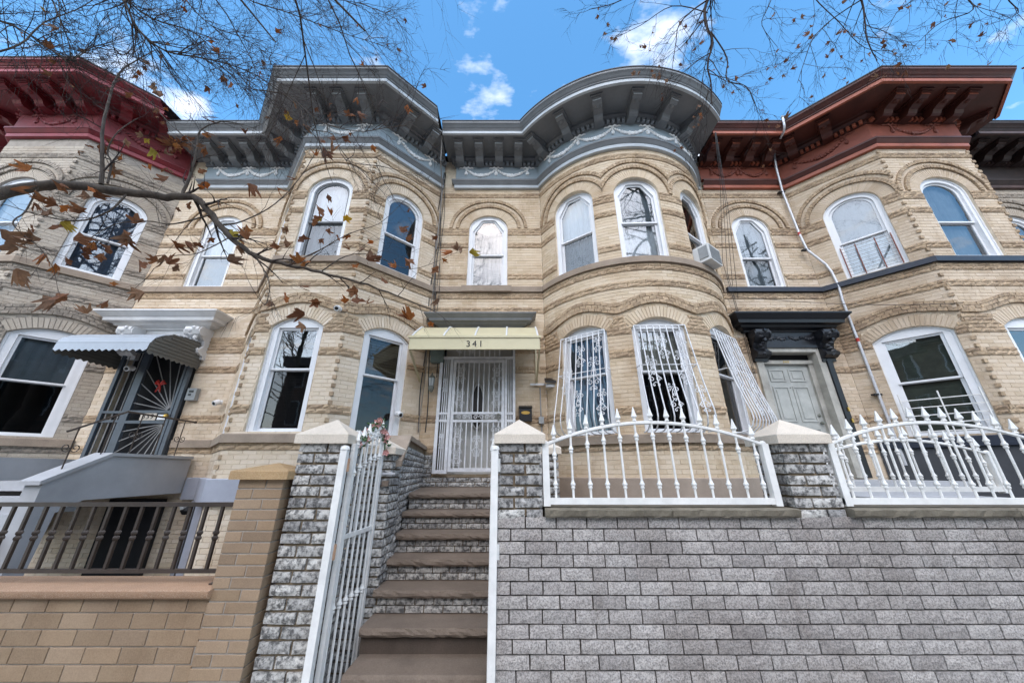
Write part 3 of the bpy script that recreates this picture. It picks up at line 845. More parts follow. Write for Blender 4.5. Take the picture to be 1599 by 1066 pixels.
def door_hood(root, x0, x1, Yw, z0, z1, proj, mat, consoles=None, con_bot=None, frieze=None):
    """classical door hood: stepped cornice with returns, consoles below"""
    mb = MB(); path = [(x0 + proj, Yw + .02), (x0 + proj, Yw), (x1 - proj, Yw), (x1 - proj, Yw + .02)]
    h = z1 - z0
    prof = [(0, z0), (proj * .22, z0), (proj * .25, z0 + h * .1), (proj * .45, z0 + h * .22), (proj * .5, z0 + h * .36), (proj * .72, z0 + h * .4), (proj * .74, z0 + h * .6), (proj * .8, z0 + h * .66), (proj * .95, z0 + h * .86), (proj, z0 + h * .9), (proj, z1), (0, z1 + .05)]
    path = [(x0 + proj, Yw + .3), (x0 + proj, Yw - .0), (x1 - proj, Yw - .0), (x1 - proj, Yw + .3)]
    sweep(mb, path, prof)
    hood = mb.build('door_hood', M[mat], root, fix=False)
    if frieze:
        f = MB(); f.box(x0 + proj, Yw - .06, frieze, x1 - proj, Yw + .05, z0 + .002)
        f.box(x0 + proj, Yw - .085, frieze, x1 - proj, Yw - .055, frieze + .05); f.build('hood_frieze', M[mat], hood)
        f = MB()
        n = 22
        for i in range(n):
            xx = x0 + proj + .2 + (x1 - x0 - 2 * proj - .4) * i / (n - 1); f.blob((xx, Yw - .065, (frieze + z0) / 2 + .03 + .02 * math.sin(i * 1.3)), .04, .015, .03, jit=.6)
        f.build('frieze_ornament', M[mat], hood, 40)
    for cx in (consoles or []):
        c = MB(); w = .13; zt = z0; zb = con_bot; H = zt - zb; p = proj * .95
        pr = [(0, zb), (.07, zb), (.075, zb + H * .10), (.12, zb + H * .11), (.19, zb + H * .18), (.20, zb + H * .26), (.15, zb + H * .33), (.11, zb + H * .42), (.14, zb + H * .58), (p * .75, zb + H * .74), (p * .86, zb + H * .86), (p * .84, zb + H * .96), (p * .7, zt), (0, zt)]
        k = len(pr)
        vs = [(cx - w, Yw - o, v) for o, v in pr] + [(cx + w, Yw - o, v) for o, v in pr]
        c.add(vs, [tuple(range(k)), tuple(range(k, 2 * k))[::-1]] + [(i, i + k, (i + 1) % k + k, (i + 1) % k) for i in range(k)])
        co = c.build('console', M[mat], hood, fix=True)
        s = MB()
        for q in range(9):
            t = q / 8; vz = zb + H * (.2 + .72 * t); vo = .17 + (p * .84 - .17) * max(0, (t - .3) / .7)
            s.blob((cx + math.sin(q * 1.7) * .05, Yw - vo - .005, vz), .05, .03, .035, jit=.6)
        for sg in (-1, 1): s.lathe((cx + sg * (w + .012), Yw - p * .6, zb + H * .84), [(.09, -.012), (.09, .012)], 10, axis=(1, 0, 0))
        s.build('leaf_carving', M[mat], co, 40)
    return hood
# ------------------------------------------------------------------ the ground
g_ = MB(); g_.box(-60, -60, -.3, 60, 60, -.006); structure(g_.build('ground', M['soil']))
g_ = MB(); g_.box(-60, -14, -.2, 60, -2.2, -.12 + .112); structure(g_.build('road', M['asphalt']))
g_ = MB(); g_.box(-60, -2.2, -.15, 60, 2.7, 0.0); structure(g_.build('pavement', M['concrete']))

def text_mesh(txt, size, extrude, mat, parent, loc, rot, name, spacing=1.0):
    cu = bpy.data.curves.new(name, 'FONT'); cu.body = txt; cu.size = size; cu.extrude = extrude; cu.align_x = 'CENTER'; cu.align_y = 'CENTER'; cu.space_character = spacing; cu.resolution_u = 3
    t = bpy.data.objects.new('tmp', cu); COL.objects.link(t)
    me = bpy.data.meshes.new_from_object(t.evaluated_get(bpy.context.evaluated_depsgraph_get()))
    bpy.data.objects.remove(t); me.materials.clear(); me.materials.append(mat)
    o = bpy.data.objects.new(name, me); COL.objects.link(o); o.location = loc; o.rotation_euler = rot
    attach(o, parent); return o
def spiral(c, r0, turns, a0, n=12, sgn=1):
    out = []
    for i in range(n + 1):
        t = i / n; a = a0 + sgn * 2 * math.pi * turns * t; r = r0 * (1 - .8 * t); out.append((c[0] + r * math.cos(a), c[1] + r * math.sin(a)))
    return out
def scroll_set(mb, fmap, u, zc, h, wd, r=.0055):
    """a wrought scroll ornament about a bar: four spirals, a diamond and tips. fmap(u, z) gives the point"""
    def tb(P, rr=r): mb.tube([fmap(a, b) for a, b in P], rr, 4, caps=False)
    for sx in (-1, 1):
        for sz in (-1, 1):
            c = (u + sx * wd * .42, zc + sz * h * .26)
            sp = spiral(c, wd * .36, 1.25, math.pi / 2 * (1 - sz) + (0 if sx < 0 else math.pi), 11, -sx * sz)
            tb([(u, zc + sz * h * .04), (u + sx * wd * .2, zc + sz * h * .08)] + sp)
            c2 = (u + sx * wd * .25, zc + sz * h * .43)
            tb([(u, zc + sz * h * .34)] + spiral(c2, wd * .2, 1.0, -math.pi / 2 * sz, 8, sx * sz))
        tb([(u, zc - h * .13), (u + sx * wd * .3, zc), (u, zc + h * .13)])
def chord_line(o):
    g = o.seg
    if isinstance(g, Arc): return Line(g.map(o.c - o.w / 2, 0, 0)[:2], g.map(o.c + o.w / 2, 0, 0)[:2])
    return Line(g.map(o.c - o.w / 2, 0, 0)[:2], g.map(o.c + o.w / 2, 0, 0)[:2])

def hide_low(x, y): return y > 800 or (x > 850 and y > 792) or (x < 330 and y > 905)

# ================================================================== house 341: the round bay
H = thing('brick_rowhouse', 'cream brick rowhouse with rounded bay and grey cornice, 341 on its awning', 'house', (1.4, 6.3, 0), 'attached brick rowhouses in the terrace')
AC_, AR_, AA_ = (2.5, 7.306), 2.106, math.radians(61.4)
f1 = Line((-1.65, 6.3), (.65, 6.3)); arc = Arc(AC_, AR_, -AA_, AA_); f2 = Line((4.35, 6.3), (4.47, 6.3))
sc_arc = lambda deg: AR_ * (math.radians(deg) + AA_)
o_d = door_op(f1, 1.0, 1.40, -.06, 2.42)
o_u = win2(f1, -.53 + 1.65, .86)
b1 = [win1(arc, sc_arc(a), .88) for a in (-37, -2, 36)]
b2 = [win2(arc, sc_arc(a), .87) for a in (-37, -2, 36)]
segs = [f1, arc, f2]
W341 = house_walls(H, segs, [o_d, o_u] + b1 + b2, ('cream', 'cream_rough'), -.10, skip=hide_low)
window(H, o_u, E + 4.44, 'oct', ('curtain_reflect_grey', 'curtain_reflect_grey'), ('glass_hi', 'glass_hi'))
window(H, b2[0], E + 4.40, 'oct', ('curtain_reflect_white', 'curtain_reflect_grey'), ('glass_hi', 'glass'))
window(H, b2[1], E + 4.44, 'oct', ('curtain_reflect_grey', 'curtain_reflect_white'), ('glass_hi', 'glass_hi'))
window(H, b2[2], E + 4.40, 'oct', ('dark', 'blind_dark'), ('glass', 'glass'))
window(H, b1[0], E + 1.52, 'rect', ('curtain_reflect_blue', 'curtain_reflect_blue'), ('glass', 'glass'))
window(H, b1[1], E + 1.50, 'rect', ('curtain_cream', 'dark'), ('glass_hi', 'glass_lo'))
window(H, b1[2], E + 1.52, 'rect', ('dark', 'dark'), ('glass', 'glass_lo'))
path = pathof(segs)
sill_band(H, path, E + 3.475, E + 3.60, .055, 'sill', fix=bay_fix)
sill_band(H, path[1:], E + .395, E + .525, .06, 'sill', fix=bay_fix)
sill_band(H, path[1:], 0.0, E - .08, .045, 'base_tan', 'stucco_base')
s_ = MB(); s_.wbox(f1, o_u.c - .52, o_u.c + .52, -.05, .085, E + 3.472, E + 3.606); s_.build('window_sill', M['sill'], H)
cpath = [(-1.29, 6.6), (-1.29, 6.3)] + path[1:]
cornice(H, cpath, [(f1, [.42, .885, 1.345, 1.80]), (arc, [sc_arc(a) for a in (-51, -34, -17, 0, 17, 34, 51)])],
        [(f1, [(.55, 1.27), (1.27, 2.02)]), (arc, [(sc_arc(a), sc_arc(a + 19.5)) for a in (-49, -29.5, -10, 9.5, 29)])],
        ('c_dark', 'c_light', 'c_frieze', 'c_swag'), [(-1.56, False), (4.47, True)], segs_dent=[(f1, .38, f1.L), (arc, .08, arc.L - .08)], fix=bay_fix)
roof(H, path)
door_hood(H, -1.70, .47, 6.3, E + 2.66, E + 2.88, .33, 'c_dark')
# the panelled door behind the gate
d = MB(); DX0, DX1, DY = -1.30, 0.0, 6.46
d.box(DX0, DY, E - .06, DX1, DY + .05, E + 2.42); dr = d.build('door', M['door_white'], H)
for (a, b, c, e) in ((.12, .42, .1, .75), (.88, 1.18, .1, .75), (.12, .42, 1.0, 1.9), (.88, 1.18, 1.0, 1.9)):
    p = MB(); p.box(DX0 + a, DY - .015, E + c - .06, DX0 + b, DY + .001, E + e); p.box(DX0 + a + .04, DY - .03, E + c - .02, DX0 + b - .04, DY - .014, E + e - .04); p.build('door_panel', M['door_white'], dr)
p = MB(); cx, cz = -.65, E + 1.15
ov = [(cx + .13 * math.cos(2 * math.pi * k / 20), cz + .42 * math.sin(2 * math.pi * k / 20)) for k in range(20)]
p.add([(x, DY - .012, v) for x, v in ov], [tuple(range(20))]); p.build('door_glass', M['blind_dark'], dr)
p = MB(); p.tube([(x, DY - .014, v) for x, v in ov + ov[:1]], .022, 5, caps=False); p.build('oval_moulding', M['door_white'], dr)
# security gate
GY = 6.22; gx0, gx1 = -1.36, .06
gm = MB()
def gb(x0, x1, v0, v1, m=gm, t=.02): m.box(x0, GY - t, E + v0, x1, GY + t, E + v1)
gb(gx0, gx0 + .055, -.03, 2.45); gb(gx1 - .05, gx1, -.03, 2.45); gb(gx0 + .055, gx1 - .05, 2.40, 2.45)
gb(gx0 + .055, gx1 - .05, 2.0, 2.05); gb(gx0 + .2, gx0 + .25, -.03, 2.0); gb(gx1 - .19, gx1 - .15, -.03, 2.0); gb(gx0 + .055, gx0 + .2, -.03, .03); gb(gx1 - .15, gx1 - .05, -.03, .03)
gb(gx0 + .055, gx0 + .2, .83, .87, t=.012); gb(gx0 + .055, gx0 + .2, .96, 1.0, t=.012); gb(gx1 - .15, gx1 - .05, .83, .87, t=.012); gb(gx1 - .15, gx1 - .05, .96, 1.0, t=.012)
gate341 = gm.build('security_gate', M['white_iron_old'], H)
lx0, lx1 = gx0 + .26, gx1 - .20
lf = MB()
for (a, b, c, e) in ((lx0, lx0 + .05, 0, 1.985), (lx1 - .05, lx1, 0, 1.985), (lx0 + .05, lx1 - .05, 0, .06), (lx0 + .05, lx1 - .05, 1.93, 1.985), (lx0 + .05, lx1 - .05, .825, .865), (lx0 + .05, lx1 - .05, .965, 1.005)): gb(a, b, c, e, lf, .018)
leaf341 = lf.build('gate_leaf', M['white_iron_old'], gate341)
nb = 9
for i in range(nb):
    x = lx0 + .05 + (lx1 - lx0 - .1) * (i + .5) / nb
    for (a, b) in ((.06, .825), (1.005, 1.93)):
        m = MB(); m.box(x - .009, GY - .009, E + a, x + .009, GY + .009, E + b); m.build('bar', M['white_iron_old'], leaf341)
    m = MB(); m.box(x - .009, GY - .009, E + 2.05, x + .009, GY + .009, E + 2.40); m.build('bar', M['white_iron_old'], gate341)
for x in (gx0 + .09, gx0 + .127, gx0 + .165, gx1 - .12, gx1 - .08):
    m = MB(); m.box(x - .007, GY - .007, E + .03, x + .007, GY + .007, E + 2.0); m.build('bar', M['white_iron_old'], gate341)
fm = lambda u, v: (u, GY - .012, v)
for x, v, h, w in ((lx0 + .14, E + .60, .34, .13), (lx0 + .14, E + .24, .3, .13), (lx1 - .14, E + .60, .34, .13), (lx1 - .14, E + .24, .3, .13), ((lx0 + lx1) / 2, E + .42, .36, .12), (lx0 + .14, E + 1.7, .36, .13), (lx1 - .14, E + 1.7, .36, .13), (lx0 + .14, E + 1.25, .36, .13), (lx1 - .14, E + 1.25, .36, .13), (gx0 + .127, E + .5, .26, .07), (gx0 + .127, E + 1.5, .26, .07), (lx0 + .1, E + 2.22, .2, .09), (lx0 + .32, E + 2.22, .2, .09)):
    m = MB(); scroll_set(m, fm, x, v, h, w, .006); m.build('scroll', M['white_iron_old'], leaf341)
m = MB()
for i in range(7):
    x = lx0 + .1 + (lx1 - lx0 - .26) * (i + .5) / 7
    m.tube([fm(*q) for q in spiral((x, E + .915), .045, 1.4, 0 if i % 2 else math.pi, 12, 1 if i % 2 else -1)], .007, 4, caps=False)
m.build('lock_rail_scroll', M['white_iron_old'], leaf341)
m = MB(); m.lathe((lx1 - .1, GY - .02, E + .955), [(.025, 0), (.025, .02), (.015, .03)], 8, axis=(0, -1, 0)); m.lathe((lx1 - .1, GY - .02, E + .87), [(.02, 0), (.02, .02)], 8, axis=(0, -1, 0)); m.build('lock', M['lantern'], leaf341)
# awning with its number
ax0, ax1, ay, aw = -1.72, .46, 5.40, 6.28
m = MB(); prof = [(aw, 2.64), (aw - .35, 2.53), (ay + .2, 2.30), (ay, 2.14)]
for i in range(3):
    (ya, za), (yb, zb_) = prof[i], prof[i + 1]
    m.hexa([(ax0, ya, E + za - .02), (ax1, ya, E + za - .02), (ax1, yb, E + zb_ - .02), (ax0, yb, E + zb_ - .02), (ax0, ya, E + za), (ax1, ya, E + za), (ax1, yb, E + zb_), (ax0, yb, E + zb_)])
aw341 = m.build('awning', M['almond'], H, fix=True)
m = MB(); m.box(ax0 - .03, ay - .03, E + 2.115, ax1 + .03, ay + .01, E + 2.15); m.build('gutter', M['almond'], aw341)
m = MB(); m.box(ax0, ay - .012, E + 1.915, ax1, ay + .006, E + 2.115); m.box(ax0, ay - .022, E + 1.905, ax1, ay + .012, E + 1.93); m.build('valance', M['almond'], aw341)
for i in range(5):
    x = ax0 + .02 + (ax1 - ax0 - .04) * i / 4
    m = MB(); m.tube([(x, a, E + b + .012) for a, b in prof], .016, 5); m.build('rib', M['plastic_white'], aw341)
for x in (ax0, ax1):
    m = MB(); m.box(x - .012, ay, E + 1.915, x + .012, ay + .035, E + 2.14)
    m.add([(x, ay, E + 1.93), (x, ay, E + 2.13), (x, aw, E + 2.62), (x, aw, E + 2.30), (x, ay + .5, E + 2.12)], [(0, 1, 2, 3, 4)])
    m.build('side_panel', M['almond'], aw341)
    m = MB(); m.tube([(x, ay + .02, E + 1.93), (x, aw, E + 1.55)], .022, 4); m.tube([(x, aw - .01, E + 1.5), (x, aw - .01, E + 2.5)], .02, 4); m.build('strut', M['almond'], aw341)
pt = U(741, 537, ay - .014)
text_mesh('341', .155, .004, M['cable'], aw341, pt, (math.pi / 2, 0, 0), 'house_number', 1.35)
# belly grilles over the three ground-floor bay windows
BELLY = [(.05, 2.26), (.09, 2.0), (.15, 1.65), (.22, 1.28), (.29, 1.0), (.335, .84), (.345, .73), (.31, .63), (.23, .565), (.13, .545), (.04, .55)]
def bw(v):
    for (a, za), (b, zb_) in zip(BELLY, BELLY[1:]):
        if zb_ <= v <= za and za > .7: return b + (a - b) * (v - zb_) / (za - zb_)
    return .1
for k, o in enumerate(b1):
    g = chord_line(o)
    m = MB(); L = g.L
    m.tube([g.map(.02, .05, E + 2.26), g.map(L - .02, .05, E + 2.26)], .013, 4); m.tube([g.map(.02, .04, E + .55), g.map(L - .02, .04, E + .55)], .013, 4)
    m.tube([g.map(-.0, bw(1.55), E + 1.55), g.map(L, bw(1.55), E + 1.55)], .008, 4); m.tube([g.map(0, 0, E + 1.55), g.map(0, bw(1.55), E + 1.55)], .008, 4); m.tube([g.map(L, 0, E + 1.55), g.map(L, bw(1.55), E + 1.55)], .008, 4)
    gr = m.build('window_grille', M['grille'], H)
    for i in range(9):
        u = .02 + (L - .04) * i / 8
        fl = (i - 4) / 4 * .05
        m = MB(); m.tube([g.map(u + fl * (1 - (v - .55) / 1.71), w, E + v) for w, v in BELLY], .0105, 4); m.build('bar', M['grille'], gr)
    fmg = lambda u, v, g=g: g.map(u, bw(v - E) + .004, v)
    for u, v, h, w in ((.18 * L / .88, 1.45, .55, .13), (.66 * L / .88, 1.5, .62, .15), (.42 * L / .88, 1.85, .42, .12), (.40 * L / .88, 1.02, .46, .12), (.80 * L / .88, 1.0, .44, .11), (.74 * L / .88, 2.0, .3, .1)):
        m = MB(); scroll_set(m, fmg, u, E + v, h, w, .006); m.build('scroll', M['grille'], gr)

# ================================================================== house 339: canted bay
H = thing('brick_rowhouse', 'cream brick rowhouse with canted bay, grey cornice and curved metal awning, 339', 'house', (-4.7, 6.3, 0), 'attached brick rowhouses in the terrace')
f1 = Line((-7.75, 6.3), (-5.25, 6.3)); cl = Line((-5.25, 6.3), (-4.21, 5.2)); fr = Line((-4.21, 5.2), (-2.77, 5.2)); cr_ = Line((-2.77, 5.2), (-1.65, 6.3))
o_d = door_op(f1, 7.75 - 6.72, 1.40, -.06, 2.2); o_u = win2(f1, 7.75 - 6.5, .86)
w1 = [win1(fr, 4.21 - 3.54, .86), win1(cr_, .76, .84), win1(cl, .76, .8)]
w2 = [win2(fr, 4.21 - 3.53, .86), win2(cr_, .76, .85), win2(cl, .76, .8)]
base_ops = [Opening(fr, .25, .78, E - 1.45, E - .50, 0, 'flat')]
segs = [f1, cl, fr, cr_]
DOG = [(-2.77, 5.2, (0, -1), (.70, -.714)), (-4.21, 5.2, (0, -1), (-.727, -.687))]
W339 = house_walls(H, segs, [o_d, o_u] + w1 + w2, ('cream_p', 'cream_rough'), -.1, skip=hide_low, dog=DOG)
specs = []
for g in segs[1:]: specs += courses(g, .05, E - .43, rough=None, w=.012)
specs += courses(Line((-7.75, 6.3), (-5.25, 6.3)), .05, E - .1, w=.012)
lay(W339, specs, [M['cream_p'], M['cream_rough']], 60, .014, 'basement_brickwork')
window(H, o_u, E + 4.42, 'oct', ('curtain_reflect_white', 'curtain_reflect_grey'), ('glass_hi', 'glass_hi'))
window(H, w2[0], E + 4.42, 'arch', ('curtain_reflect_white', 'curtain_reflect_grey'), ('glass_hi', 'glass'), sash_m='c_dark')
window(H, w2[1], E + 4.42, 'arch', (None, None), ('glass_hi', 'glass'))
window(H, w2[2], E + 4.42, 'arch', (None, None), ('glass', 'glass'))
window(H, w1[0], E + 1.52, 'rect', (None, 'blind_dark'), ('glass_hi', 'glass_lo'), fw=.10)
window(H, w1[1], E + 1.52, 'rect', ('blind_brown', 'blind_dark'), ('glass', 'glass_lo'), fw=.10)
window(H, w1[2], E + 1.52, 'rect', (None, None), ('glass', 'glass'), fw=.10)
path = pathof(segs)
sill_band(H, path, E + 3.475, E + 3.60, .055, 'sill'); sill_band(H, [(-5.98, 6.3)] + path[1:], E + .395, E + .525, .06, 'sill')
sill_band(H, [(-5.5, 6.3)] + path[1:], E - .43, E - .09, .07, 'base_grey', 'grey_water_table')
cpath = [(-7.30, 6.6), (-7.30, 6.3)] + path[1:]
cornice(H, cpath, [(f1, [.75, 1.17, 1.6, 2.03]), (cl, [.35, .9]), (fr, [.22, .72, 1.22]), (cr_, [.38, .95])],
        [(f1, [(.72, 1.42), (1.42, 2.1)]), (fr, [(.30, 1.10)]), (cr_, [(.38, 1.16)]), (cl, [(.35, 1.1)])],
        ('c_dark', 'c_light', 'c_frieze', 'c_swag'), [(-7.70, False), (-1.60, True)], segs_dent=[(f1, .5, f1.L), (cl, .05, cl.L), (fr, 0, fr.L), (cr_, 0, cr_.L)])
roof(H, path)
door_hood(H, -7.98, -5.62, 6.3, E + 2.60, E + 2.90, .42, 'white_wood', (-7.33, -6.05), E + 2.0, E + 2.3)
# slate-grey gate with sunburst bars
GY = 6.22; gx0, gx1 = -7.41, -6.03
m = MB()
for (a, b, c, e) in ((gx0, gx0 + .06, -.05, 2.2), (gx1 - .07, gx1, -.05, 2.2), (gx0 + .40, gx0 + .50, -.05, 2.2), (gx0 + .06, gx0 + .4, 2.13, 2.2), (gx0 + .5, gx1 - .07, 2.10, 2.2), (gx0 + .06, gx0 + .4, .82, .86), (gx0 + .06, gx0 + .4, .98, 1.02)): m.box(a, GY - .025, E + c, b, GY + .025, E + e)
g339 = m.build('security_gate', M['grey_iron'], H)
lx0, lx1 = gx0 + .5, gx1 - .07
m = MB()
for (a, b, c, e) in ((lx0 + .004, lx0 + .045, -.04, 2.095), (lx1 - .045, lx1 - .004, -.04, 2.095), (lx0 + .045, lx1 - .045, -.04, .02), (lx0 + .045, lx1 - .045, .80, .85), (lx0 + .045, lx1 - .045, .98, 1.03)): m.box(a, GY - .035, E + c, b, GY + .015, E + e)
l339 = m.build('gate_leaf', M['grey_iron'], g339)
for i in range(3):
    x = gx0 + .06 + .34 * (i + .5) / 3
    m = MB(); m.tube([(x, GY, E - .04), (x, GY, E + 2.14)], .010, 5); m.build('twisted_bar', M['iron_twist'], g339)
cxx = lx1 - .06
for k in range(7):
    t = math.radians(97 + k * 12); c, s = math.cos(t), math.sin(t)
    r1 = min((cxx - lx0 - .04) / max(-c, .01), 1.07 / max(s, .01))
    m = MB(); m.tube([(cxx + c * .05, GY - .01, E + 1.03 + s * .05), (cxx + c * r1, GY - .01, E + 1.03 + s * r1)], .008, 5); m.build('sunburst_bar', M['iron_twist'], l339)
    r1 = min((cxx - lx0 - .04) / max(-c, .01), .78 / max(s, .01))
    m = MB(); m.tube([(cxx + c * .05, GY - .01, E + .80 - s * .05), (cxx + c * r1, GY - .01, E + .80 - s * r1)], .008, 5); m.build('sunburst_bar', M['iron_twist'], l339)
m = MB(); m.lathe((lx1 - .05, GY - .04, E + .93), [(.03, 0), (.035, .03), (.02, .05)], 8, axis=(0, -1, 0)); m.build('door_knob', M['gold'], l339)
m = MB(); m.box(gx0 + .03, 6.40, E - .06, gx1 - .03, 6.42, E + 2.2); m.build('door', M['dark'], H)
pl = MB(); pl.box(-6.62, GY - .045, E + .855, -6.34, GY - .036, E + .975); pl = pl.build('number_plate', M['limestone'], l339)
text_mesh('339', .125, .003, M['cable'], pl, (-6.48, GY - .048, E + .915), (math.pi / 2, 0, 0), 'house_number', 1.15)
pl = MB(); pl.box(-6.31, GY - .045, E + .86, -6.16, GY - .036, E + .955); pl.build('notice_card', M['plastic_white'], l339)
# curved slatted metal awning
ax0, ax1 = -7.52, -5.98
prof = [(6.29, 2.30), (6.05, 2.31), (5.8, 2.29), (5.6, 2.24), (5.45, 2.17), (5.34, 2.08), (5.30, 1.99)]
m = MB()
for i in range(len(prof) - 1):
    (ya, za), (yb, zb_) = prof[i], prof[i + 1]
    m.hexa([(ax0, ya, E + za - .015), (ax1, ya, E + za - .015), (ax1, yb, E + zb_ - .015), (ax0, yb, E + zb_ - .015), (ax0, ya, E + za), (ax1, ya, E + za), (ax1, yb, E + zb_), (ax0, yb, E + zb_)])
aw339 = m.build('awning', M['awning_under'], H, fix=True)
for i in range(len(prof) - 1):
    (ya, za), (yb, zb_) = prof[i], prof[i + 1]; k = 2
    for q in range(k):
        t0, t1 = (q + .12) / k, (q + .88) / k
        a = (ya + (yb - ya) * t0, za + (zb_ - za) * t0); b = (ya + (yb - ya) * t1, za + (zb_ - za) * t1)
        m = MB(); m.hexa([(ax0 - .01, a[0], E + a[1] + .001), (ax1 + .01, a[0], E + a[1] + .001), (ax1 + .01, b[0], E + b[1] + .001), (ax0 - .01, b[0], E + b[1] + .001), (ax0 - .01, a[0], E + a[1] + .018), (ax1 + .01, a[0], E + a[1] + .018), (ax1 + .01, b[0], E + b[1] + .018), (ax0 - .01, b[0], E + b[1] + .018)])
        m.build('slat', M['awning_grey'], aw339, fix=True)
m = MB(); n = 28
vs = []
for i in range(n + 1):
    x = ax0 + (ax1 - ax0) * i / n; vs += [(x, 5.295, E + 1.99), (x, 5.285, E + 1.86 + .018 * math.cos(i * math.pi / 1.0))]
m.add(vs, [(2 * i, 2 * i + 1, 2 * i + 3, 2 * i + 2) for i in range(n)]); m.build('valance', M['awning_grey'], aw339)
for x in (ax0, ax1):
    sd = MB(); vs = []
    n = 20
    for i in range(n + 1):
        y = 6.29 - (6.29 - 5.30) * i / n
        zt = next(za + (zb_ - za) * (ya - y) / (ya - yb) for (ya, za), (yb, zb_) in zip(prof, prof[1:]) if yb - 1e-6 <= y <= ya + 1e-6)
        vs += [(x, y, E + zt - .01), (x, y, E + 1.82 + .016 * math.cos(i * math.pi))]
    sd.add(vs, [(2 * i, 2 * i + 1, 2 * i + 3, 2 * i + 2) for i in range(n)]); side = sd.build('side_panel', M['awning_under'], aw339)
    for q in range(7):
        vv = 1.88 + q * .06
        yy = [y for (y, a) in prof if a > vv]
        y1 = min(yy) if yy else 5.9
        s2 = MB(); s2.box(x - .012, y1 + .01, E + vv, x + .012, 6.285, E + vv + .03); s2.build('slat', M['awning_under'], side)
# basement openings below the water table
bw_ = MB(); bw_.wbox(fr, .50, 1.38, .02, .06, .55, E - .46); bw_.wbox(fr, .54, 1.34, .055, .065, .58, E - .5)
bsm = bw_.build('basement_window', M['base_grey'], H)
p = MB(); p.wbox(fr, .56, 1.32, .066, .07, .6, E - .52); p.build('pane', M['dark'], bsm)
m = MB()
for i in range(-10, 14):
    for s_ in (-1, 1):
        pts = []
        for t in (0, 1):
            u = .58 + i * .09 + (0 if t == 0 else s_ * .55); v = .62 if t == 0 else E - .55
            pts.append((u, v))
        (u0, v0), (u1, v1) = pts
        t0 = max(0, min(1, (.58 - u0) / (u1 - u0))); t1 = max(0, min(1, (1.30 - u0) / (u1 - u0)))
        a, b = sorted((t0, t1))
        if s_ > 0: a, b = max(0, (.58 - u0) / (u1 - u0)), min(1, (1.30 - u0) / (u1 - u0))
        else: a, b = max(0, (1.30 - u0) / (u1 - u0)), min(1, (.58 - u0) / (u1 - u0))
        if b - a > .05: m.tube([fr.map(u0 + (u1 - u0) * a, .09, v0 + (v1 - v0) * a), fr.map(u0 + (u1 - u0) * b, .09, v0 + (v1 - v0) * b)], .006, 4)
m.build('diamond_mesh', M['c_frieze'], bsm)
m = MB(); m.wbox(cl, .35, 1.35, .015, .05, .02, E - .45); m.build('dark_basement_doorway', M['dark'], H)  # dark slab, the doorway's shade put into its colour
m = MB(); m.box(-6.65, 6.22, .02, -5.75, 6.28, E - .42); m.build('dark_basement_doorway', M['dark'], H)  # dark slab for the black opening under the stoop, shade as colour
m = MB(); m.wbox(cl, .25, .34, .02, .09, .02, E - .44); m.build('basement_door_jamb', M['base_grey'], H); m = MB(); m.wbox(cl, 1.36, 1.45, .02, .09, .02, E - .44); m.build('basement_door_jamb', M['base_grey'], H)

# ================================================================== house 343: rust cornice
H = thing('brick_rowhouse', 'brick rowhouse with canted bay, rust red cornice and black door hood', 'house', (7.4, 6.3, 0), 'attached brick rowhouses in the terrace')
f1 = Line((4.47, 6.3), (6.45, 6.3)); cl = Line((6.45, 6.3), (7.52, 5.2)); fr = Line((7.52, 5.2), (9.35, 5.2)); cr_ = Line((9.35, 5.2), (10.42, 6.3))
o_d = door_op(f1, 5.33 - 4.47, 1.32, -.1, 2.27); o_u = win2(f1, 5.36 - 4.47, .84)
w1 = [win1(cl, .90, .98), win1(fr, 1.05, .9), win1(cr_, .77, .85)]
w2 = [win2(cl, .85, .86), win2(fr, .91, .92), win2(cr_, .77, .85)]
segs = [f1, cl, fr, cr_]
DOG = [(7.52, 5.2, (0, -1), (-.717, -.697)), (9.35, 5.2, (0, -1), (.717, -.697))]
W343 = house_walls(H, segs, [o_d, o_u] + w1 + w2, ('cream2', 'cream2_rough'), -.1, skip=hide_low, dog=DOG)
window(H, o_u, E + 4.36, 'oct', ('curtain_reflect_grey', 'curtain_reflect_grey'), ('glass_hi', 'glass'))
window(H, w2[0], E + 4.42, 'arch', ('curtain_reflect_grey', 'curtain_reflect_white'), ('glass_hi', 'glass_hi'))
window(H, w2[1], E + 4.42, 'arch', ('curtain_reflect_grey', 'curtain_reflect_grey'), ('glass_hi', 'glass_hi'))
window(H, w2[2], E + 4.42, 'arch', (None, None), ('glass', 'glass'))
window(H, w1[0], E + 1.45, 'rect', ('blind_olive', 'blind_olive'), ('glass_hi', 'glass'), fw=.12)
window(H, w1[1], E + 1.45, 'rect', (None, None), ('glass_hi', 'glass'), fw=.12)
window(H, w1[2], E + 1.45, 'rect', (None, None), ('glass', 'glass'), fw=.12)
path = pathof(segs)
sill_band(H, path, E + 3.475, E + 3.585, .07, 'navy'); sill_band(H, path[1:], E + .37, E + .525, .07, 'navy')
sill_band(H, path[1:], 0, E + .37, .03, 'base_dark', 'dark_base')
cpath = [(4.50, 6.6), (4.50, 6.3)] + path[1:]
cornice(H, cpath, [(f1, [.2, .66, 1.12, 1.58]), (cl, [.35, .95]), (fr, [.2, .7, 1.2, 1.65]), (cr_, [.4, 1.0])],
        [(f1, [(.3, .92), (1.0, 1.62)]), (cl, [(.3, 1.2)]), (fr, [(.45, 1.35)])],
        ('r_dark', 'r_light', 'r_frieze', 'r_swag'), [(4.50, False), (10.38, True)], segs_dent=[(f1, .05, f1.L), (cl, .05, cl.L), (fr, 0, fr.L), (cr_, 0, cr_.L)])
roof(H, path)
